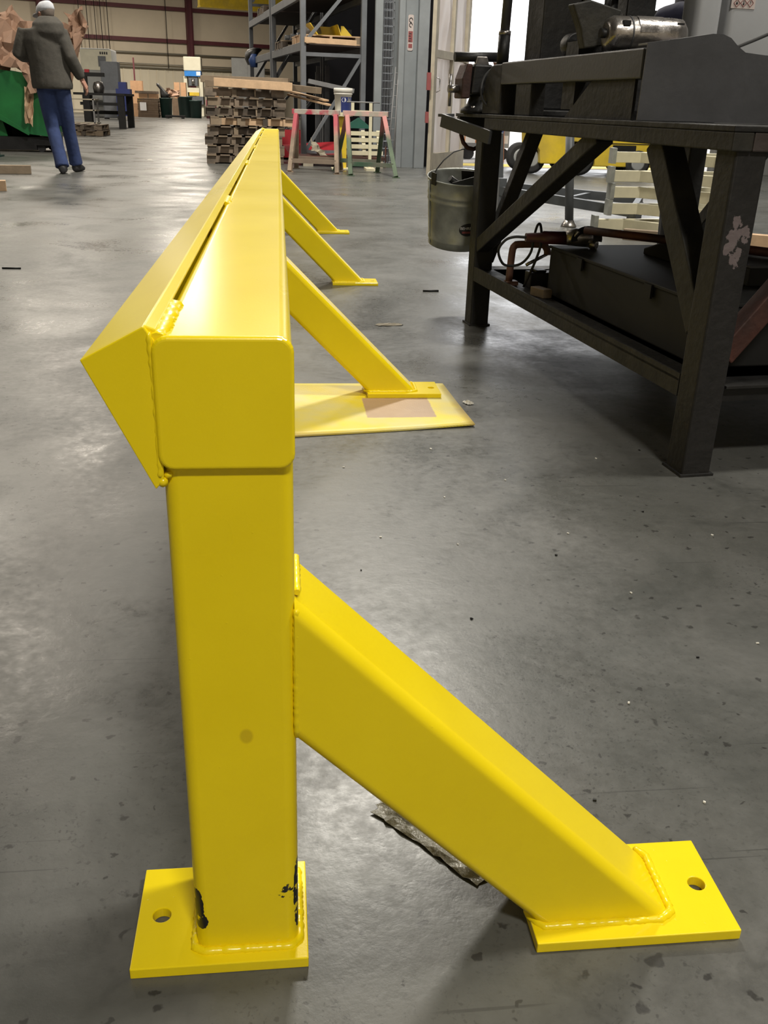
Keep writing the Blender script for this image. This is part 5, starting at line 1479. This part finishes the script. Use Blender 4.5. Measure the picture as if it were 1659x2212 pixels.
def paper(seed, loc, rot, sx, sy, label, fold=0.05, m=PAPER):
    rg_ = random.Random(seed)
    nn = 6
    hz = [[rg_.uniform(-0.7, 0.7)*fold for _ in range(nn+1)] for _ in range(nn+1)]
    jx = [[rg_.uniform(-0.35, 0.35)/nn for _ in range(nn+1)] for _ in range(nn+1)]
    tw = rg_.uniform(-0.5, 0.5)
    def f(u, v):
        i, j = int(round(u*nn)), int(round(v*nn))
        x_ = (u-0.5+jx[i][j])*sx; y_ = (v-0.5+jx[j][i])*sy
        return (x_, y_, hz[i][j]+tw*x_*y_*3+1.2*fold*math.sin(2.5*u+seed))
    o = MB().grid(f, nn, nn, False).build('kraft_paper', m)
    so = o.modifiers.new('thick', 'SOLIDIFY'); so.thickness = 0.003
    o.location = loc; o.rotation_euler = rot
    tag(o, label, 'paper', 'crumpled sheets of paper')
paper(1, (-3.85, 15.2, 1.45), (R(70), R(10), 0.3), 0.55, 0.75, 'large crumpled sheet of brown kraft paper left of the man', 0.10)
paper(2, (-3.55, 14.88, 1.10), (R(82), R(-20), 0.1), 0.36, 0.50, 'brown paper flap hanging over the hopper side', 0.05)
paper(3, (-3.70, 14.86, 0.66), (R(86), R(6), 0.0), 0.12, 0.55, 'long twisted strip of brown paper hanging down the hopper', 0.05, WOODL)
paper(4, (-3.06, 15.62, 1.86), (R(70), R(-12), -0.2), 0.34, 0.42, 'crumpled brown paper rising right of the man cap', 0.11)
paper(5, (-3.22, 15.66, 1.36), (R(86), R(16), -0.1), 0.36, 0.95, 'brown paper sheet behind the man shoulder', 0.07)
paper(6, (-3.95, 15.3, 1.72), (R(60), R(-30), 0.5), 0.45, 0.42, 'dark brown paper sheet at the left picture edge', 0.08)
paper(7, (-3.95, 15.4, 1.18), (R(12), R(8), 0.2), 0.85, 0.62, 'heap of brown paper filling the hopper', 0.14)
paper(8, (-4.05, 15.0, 1.30), (R(75), R(15), 0.2), 0.30, 0.55, 'pinkish brown paper sheet at the hopper corner', 0.06)
paper(21, (0.56, 13.36, 0.215), (R(35), R(15), 0.3), 0.26, 0.20, 'crumpled beige paper on the low trolley', 0.04, FRAMEW)
# lumber near left edge
o = MB().bar((-3.3, 10.40, 0.045), (-2.72, 10.52, 0.045), 0.09, 0.09).build('timber', WOODG, None, bevel=0.004); tag(o, 'dark wooden timber on the floor at the left picture edge', 'timber')
o = MB().bar((-2.9, 8.30, 0.045), (-2.445, 8.42, 0.045), 0.09, 0.09).build('timber', WOODL, None, bevel=0.004); tag(o, 'pale sawn timber end nearest the left picture edge', 'timber')
t = thing('green_stand', 'small dark green machine foot at the left picture edge', 'stand', (-4.0, 13.6, 0))
b = MB().bb(-0.25, 0.12, -0.1, 0.1, 0.02, 0.36); b.build('leg_box', DGREEN, t, bevel=0.01)
b = MB().bb(-0.28, 0.16, -0.14, 0.14, 0.0, 0.02); b.build('foot_plate', DGREEN, t)

# ------------------------------------------------------------------ middle distance left: pallet, black table, parts
p = make_pallet('floor_pallet', 'dark pallet on the floor beside the green hopper', 'floor pallets', 1.2, 1.0, WOOD, WOODG, 40); p.location = (-4.48, 22.6, 0)
p2 = make_pallet('floor_pallet', 'dark upper pallet stacked beside the green hopper', 'floor pallets', 1.2, 1.0, WOOD, None, 41); p2.location = (-4.50, 22.6, 0.122)
t = thing('welding_table', 'black steel welding table in the far left middle', 'table', (-5.0, 29.0, 0))
b = MB().bb(-0.65, 0.75, -0.7, 1.2, 0.86, 0.92); b.build('table_top', BLACK, t)
for dx, dy in ((-0.32, -0.6), (0.62, 1.1), (-0.55, 1.1), (0.62, -0.6)):
    b = MB().bb(dx-0.09, dx+0.09, dy-0.09, dy+0.09, 0, 0.86); b.build('leg', BLACK, t)
b = MB().bb(-0.5, 0.6, 1.05, 1.12, 0.35, 0.45); b.bb(-0.5, 0.6, -0.62, -0.57, 0.60, 0.68); b.build('stretcher', BLACK, t)
t = thing('clamp_head', 'dark steel clamp frame standing on the black welding table', 'clamp', (-5.15, 28.8, 0.92))
b = MB().bb(-0.28, -0.18, -0.1, 0.1, 0.0, 0.42); b.bb(-0.28, 0.30, -0.1, 0.1, 0.42, 0.52); b.build('frame', BLACK, t)
b = MB().lathe([(0.14, 0), (0.16, 0.15), (0.12, 0.28), (0.04, 0.30)], (0.12, 0, 0), 16); b.build('chrome_cover', BARE, t)
b = MB().bb(-0.22, -0.10, -0.05, 0.05, 0.52, 0.60); b.build('red_knob', REDP, t)
for k in range(4):
    o = MB().lathe([(0.16, 0), (0.20, 0.05), (0.17, 0.12), (0.05, 0.15)], (0,0,0), 16).build('metal_part', BARE); o.location = (-5.05+0.45*(k % 2)-0.3, 24.2+0.6*(k//2), 0.0)
    tag(o, ['nearer left', 'nearer right', 'farther left', 'farther right'][k] + ' small shiny metal part on the floor behind the hopper pallet', 'metal part', 'metal parts behind the hopper pallet')
t = thing('parts_shelf', 'low steel parts shelf behind the hopper pallet', 'shelf', (-5.3, 25.6, 0))
for z in (0.2, 0.5, 0.75):
    b = MB().bb(-0.7, 0.75, -0.3, 0.3, z-0.015, z+0.015); b.build('shelf_board', FRAMEW, t)
for dx in (-0.68, 0.7):
    for dy in (-0.28, 0.28):
        b = MB().bb(dx-0.02, dx+0.02, dy-0.02, dy+0.02, 0, 0.78); b.build('post', SHEETL, t)

# ------------------------------------------------------------------ far machines and boxes
t = thing('milling_machine', 'tall grey-cream milling machine before the far wall at left', 'machine', (-7.7, 45.0, 0))
b = MB().bb(-0.75, 0.55, -0.1, 1.6, 0.0, 2.75); b.build('cabinet', GREYM, t, bevel=0.06)
b = MB().bb(-0.72, 0.58, -0.12, -0.1, 1.9, 2.7); b.build('upper_panel', CREAMM, t)
b = MB().bb(0.02, 0.34, -0.16, -0.12, 2.05, 2.45); b.build('window', STANDG, t)
vs_, fs_ = text_mesh('MAZAK', 0.14) if False else ([], [])
b = MB()
for k in range(4): b.bb(0.10+0.09*k, 0.16+0.09*k, -0.13, -0.12, 2.52, 2.62)
b.build('name_mark', LABBLK, t)
b = MB().bb(-0.6, 0.5, -0.7, -0.16, 0.7, 0.9); b.build('bed', GREYM, t)
t = thing('control_cabinet', 'tall dark blue-grey control cabinet beside the milling machine', 'cabinet', (-6.68, 42.0, 0))
b = MB().bb(-0.42, 0.28, -0.3, 0.3, 0.05, 2.15); b.build('cabinet_body', STANDG, t, bevel=0.02)
b = MB().bb(-0.36, 0.22, -0.315, -0.30, 0.3, 1.1); b.build('door_panel', RACKG, t)
for dx in (-0.36, 0.22):
    b = MB().bb(dx-0.06, dx+0.06, -0.28, 0.28, 0, 0.05); b.build('foot', BLACK, t)
t = thing('tool_cart', 'dark blue tool cart with leaning parts right of the control cabinet', 'cart', (-6.1, 41.0, 0))
b = MB().bb(-0.3, 0.25, -0.3, 0.3, 0.15, 1.15); b.build('cart_body', NAVY, t)
b = MB().bb(-0.2, 0.1, -0.2, 0.2, 1.15, 1.4); b.build('blue_case', NAVY, t)
for dx in (-0.25, 0.2):
    for dy in (-0.25, 0.25):
        b = MB().tube([(dx, dy-0.03, 0.075), (dx, dy+0.03, 0.075)], 0.075, 12); b.build('caster', RUBBER, t)
# cardboard
def cbox(name, label, x0, x1, y0, y1, z0, z1, m, tape=True):
    t = thing(name, label, 'box', ((x0+x1)/2, y0, z0), world=True)
    MB().bb(x0, x1, y0, y1, z0, z1).build('carton', m, t)
    if tape: MB().bb((x0+x1)/2-0.03, (x0+x1)/2+0.03, y0-0.004, y0, z0, z1).build('tape', WOODG, t)
    return t
t = thing('cardboard_stack', 'stack of flat brown cardboard sheets by the far wall', 'cardboard', (-6.15, 49.2, 0))
for k in range(8):
    b = MB().bb(-0.52+0.01*(k % 3), 0.45+0.012*(k % 2), -0.5, 0.5, 0.105*k, 0.105*k+0.10); b.build('sheet_bundle', CARDD, t)
b = MB().bb(-0.40, -0.10, -0.515, -0.503, 0.30, 0.66); b.build('white_notice', WHITEP, t)
cbox('cardboard_box', 'light brown carton lying on the stacked cardboard', -6.58, -5.72, 48.75, 49.5, 0.842, 1.05, CARD)
o = MB().bb(-6.75, -5.72, 48.7, 49.6, 1.052, 1.16).build('plywood_lid', WOOD); tag(o, 'dark flat lid lying on top of the brown carton', 'lid')
cbox('cardboard_box', 'square brown carton on the floor left of the cardboard stack', -7.42, -6.82, 50.2, 50.9, 0.0, 0.60, CARD)
t = thing('tall_carton', 'tall narrow brown carton standing by the far wall', 'box', (-7.15, 52.2, 0)); MB().bb(-0.28, 0.30, 0, 0.5, 0, 1.65).build('carton', CARD, t); MB().bb(0.06, 0.20, -0.012, 0, 0.55, 0.85).build('yellow_strip', YELM, t)
t = thing('small_pole', 'dark narrow pole standing behind the tall carton', 'pole', (-7.35, 53.4, 0)); MB().bb(-0.035, 0.035, -0.035, 0.035, 0, 2.75).build('pole_shaft', MAROON, t); MB().bb(-0.2, 0.2, -0.2, 0.2, 0, 0.02).build('pole_base', BLACK, t)
def bin_(label, x, y, r_, h_, m=DGREEN):
    t = thing('trash_bin', label, 'bin', (x, y, 0), 0, 'dark green bins by the far wall')
    b = MB().lathe([(r_*0.85, 0), (r_, h_-0.05), (r_*1.06, h_-0.05), (r_*1.06, h_), (r_*0.95, h_)], (0,0,0), 18); b.build('bin_body', m, t)
    return t
bin_('dark green bin heaped with paper beside the cardboard stack', -5.35, 49.0, 0.30, 0.88)
o = MB().stack([(-5.35, 49.0, 0.86, 0.24, 0.24), (-5.38, 49.0, 1.05, 0.22, 0.2), (-5.5, 49.0, 1.25, 0.10, 0.1), (-5.66, 49.0, 1.42, 0.09, 0.08), (-5.70, 49.0, 1.52, 0.05, 0.05)], 14).build('black_bag', BLACK); tag(o, 'black rubbish bag bulging out of the green bin', 'bag')
paper(11, (-5.0, 48.95, 1.12), (R(60), R(20), 0.3), 0.62, 0.42, 'crumpled paper spilling from the green bin', 0.12)
cbox('cardboard_box', 'small half-white carton behind the green bins', -5.32, -4.72, 53.0, 53.5, 0.9, 1.65, CARD)
t = thing('paper_rack', 'low brown crate carrying the half-white carton', 'crate', (-5.0, 53.2, 0)); MB().bb(-0.45, 0.45, -0.3, 0.4, 0, 0.899).build('crate_body', CARDD, t)
bin_('wide dark green bin standing left of the punch press', -4.62, 51.0, 0.36, 0.98)
bin_('shorter dark green bin in front of the punch press', -4.05, 50.5, 0.30, 0.82)
t = thing('low_skid', 'low black skid on the floor before the green bins', 'skid', (-4.75, 47.6, 0)); MB().bb(-0.5, 0.4, -0.25, 0.25, 0.06, 0.14).build('skid_deck', BLACK, t); MB().bb(-0.45, -0.35, -0.25, 0.25, 0, 0.06).build('runner', BLACK, t); MB().bb(0.25, 0.35, -0.25, 0.25, 0, 0.06).build('runner', BLACK, t)
t = thing('red_drum', 'dark red drum at the left edge of the pallet stack', 'drum', (-3.30, 50.6, 0)); MB().lathe([(0.26, 0), (0.26, 0.3), (0.27, 0.31), (0.26, 0.32), (0.26, 0.85), (0.24, 0.86)], (0,0,0), 20).build('drum_body', MAROON, t)
# punch press
t = thing('punch_press', 'cream punch press with blue band before the maroon column', 'press', (-4.55, 56.0, 0))
b = MB().bb(-0.48, 0.46, -0.3, 0.7, 2.28, 2.98); b.build('crown', CREAMM, t, bevel=0.05)
b = MB().bb(-0.44, 0.44, -0.34, 0.6, 2.02, 2.27); b.build('blue_band', BLUEP, t)
b = MB().bb(0.20, 0.42, -0.35, -0.34, 2.06, 2.25); b.build('white_plate', WHITEP, t)
for sx_ in (-1, 1):
    b = MB().bb(sx_*0.42-0.10, sx_*0.42+0.10, -0.2, 0.6, 0.0, 2.02); b.build('side_column', CREAMM, t, bevel=0.03)
b = MB().bb(-0.24, 0.24, -0.25, 0.3, 1.55, 2.02); b.build('ram', STANDG, t)
b = MB().tube([(0, -0.28, 1.62), (0, -0.28, 1.9)], 0.09, 12); b.build('ram_screw', BARE, t)
b = MB().bb(-0.31, 0.31, -0.3, 0.4, 1.22, 1.45); b.build('slide', CREAMM, t)
b = MB().bb(-0.22, 0.30, -0.34, -0.2, 1.05, 1.22); b.build('yellow_guard', YELM, t)
b = MB().bb(-0.52, 0.52, -0.35, 0.6, 0.62, 1.02); b.build('bolster', STANDG, t)
t = thing('crate_shelf', 'brown shelf crates right of the punch press', 'shelf', (-3.55, 56.8, 0))
for z in (0.3, 1.0, 1.7, 2.0):
    b = MB().bb(-0.3, 0.55, -0.2, 0.3, z-0.03, z+0.03); b.build('shelf_board', WOODG, t)
for dx in (-0.28, 0.53):
    b = MB().bb(dx-0.03, dx+0.03, -0.2, 0.3, 0, 2.1); b.build('shelf_side', WOOD, t)
b = MB().bb(-0.2, 0.45, -0.18, 0.2, 1.731, 1.95); b.bb(-0.2, 0.3, -0.18, 0.2, 1.031, 1.5); b.build('crate', CARD, t)
t = thing('electrical_cabinet', 'wide grey electrical cabinet on the far wall behind the pallet stack', 'cabinet', (-1.9, 60.0, 0))
b = MB().bb(-0.72, 1.2, -0.3, 0.4, 0.1, 3.15); b.build('cabinet_body', GREYM, t, bevel=0.02)
b = MB().bb(-0.66, 0.20, -0.32, -0.30, 0.3, 3.05); b.build('door', GREYM, t)
b = MB().bb(0.24, 1.14, -0.32, -0.30, 0.3, 3.05); b.build('door', GREYM, t)
b = MB().bb(-0.72, 1.2, -0.28, 0.38, 0, 0.1); b.build('plinth', BLACK, t)

# ------------------------------------------------------------------ small litter on the near floor
def crumple(seed, x, y, sx, sy, h_, m, label, rz=0.0, name='paper_scrap', cat='scrap', nn=6):
    rg_ = random.Random(seed)
    hz = [[rg_.random()*h_ for _ in range(nn+1)] for _ in range(nn+1)]
    jx = [[rg_.uniform(-0.4, 0.4)/nn for _ in range(nn+1)] for _ in range(nn+1)]
    def f(u, v):
        i, j = int(round(u*nn)), int(round(v*nn))
        e = 1.0 if 0 < i < nn and 0 < j < nn else 0.35
        return ((u-0.5+jx[i][j])*sx*(1-0.3*abs(v-0.5)), (v-0.5+jx[j][i])*sy, 0.0015+hz[i][j]*e)
    o = MB().grid(f, nn, nn, False).build(name, m)
    so = o.modifiers.new('thick', 'SOLIDIFY'); so.thickness = 0.0008
    o.location = (x, y, 0); o.rotation_euler = (0, 0, rz)
    tag(o, label, cat)
    return o
crumple(5, 0.180, 0.160, 0.19, 0.085, 0.008, FILM, 'crumpled grey plastic film lying under the near brace', R(-50), 'plastic_film', 'plastic film', 14)
crumple(6, 0.420, 2.94, 0.11, 0.035, 0.006, FRAMEW, 'grey paper scrap on the floor beside the second brace', 0.1)
crumple(7, 0.535, 1.885, 0.022, 0.03, 0.012, WHITE, 'tiny white chip on the floor right of the cardboard', 0.4)
crumple(8, -1.83, 13.7, 0.09, 0.05, 0.01, WHITE, 'small white scrap on the floor left of the pallet stack')
for (x, y, l_, a, lb_) in ((0.697, 3.67, 0.075, 0.05, 'dark nail on the floor before the galvanised pail'), (-1.334, 4.175, 0.09, 0.0, 'dark rod on the floor at the left picture edge')):
    o = MB().tube([(-l_/2, 0, 0.004), (l_/2, 0, 0.004)], 0.004, 8).build('steel_nail', BLACK); o.location = (x, y, 0); o.rotation_euler = (0, 0, a); tag(o, lb_, 'nail')
rg = random.Random(11)
for k in range(26):
    x, y = rg.uniform(0.12, 1.0), rg.uniform(0.1, 1.5)
    o = MB().box((0,0,0.0015), (rg.uniform(0.002, 0.005), rg.uniform(0.002, 0.005), 0.002), (rg.uniform(0, .3), rg.uniform(0, .3), rg.uniform(0, 3))).build('metal_chip', WHITE if k % 3 else BLACK)
    o.location = (x, y, 0)
    tag(o, 'tiny %s chip lying on the concrete right of the near brace' % ('white' if k % 3 else 'black'), 'chip', 'tiny %s chips on the concrete' % ('white' if k % 3 else 'black'))

clean_props()
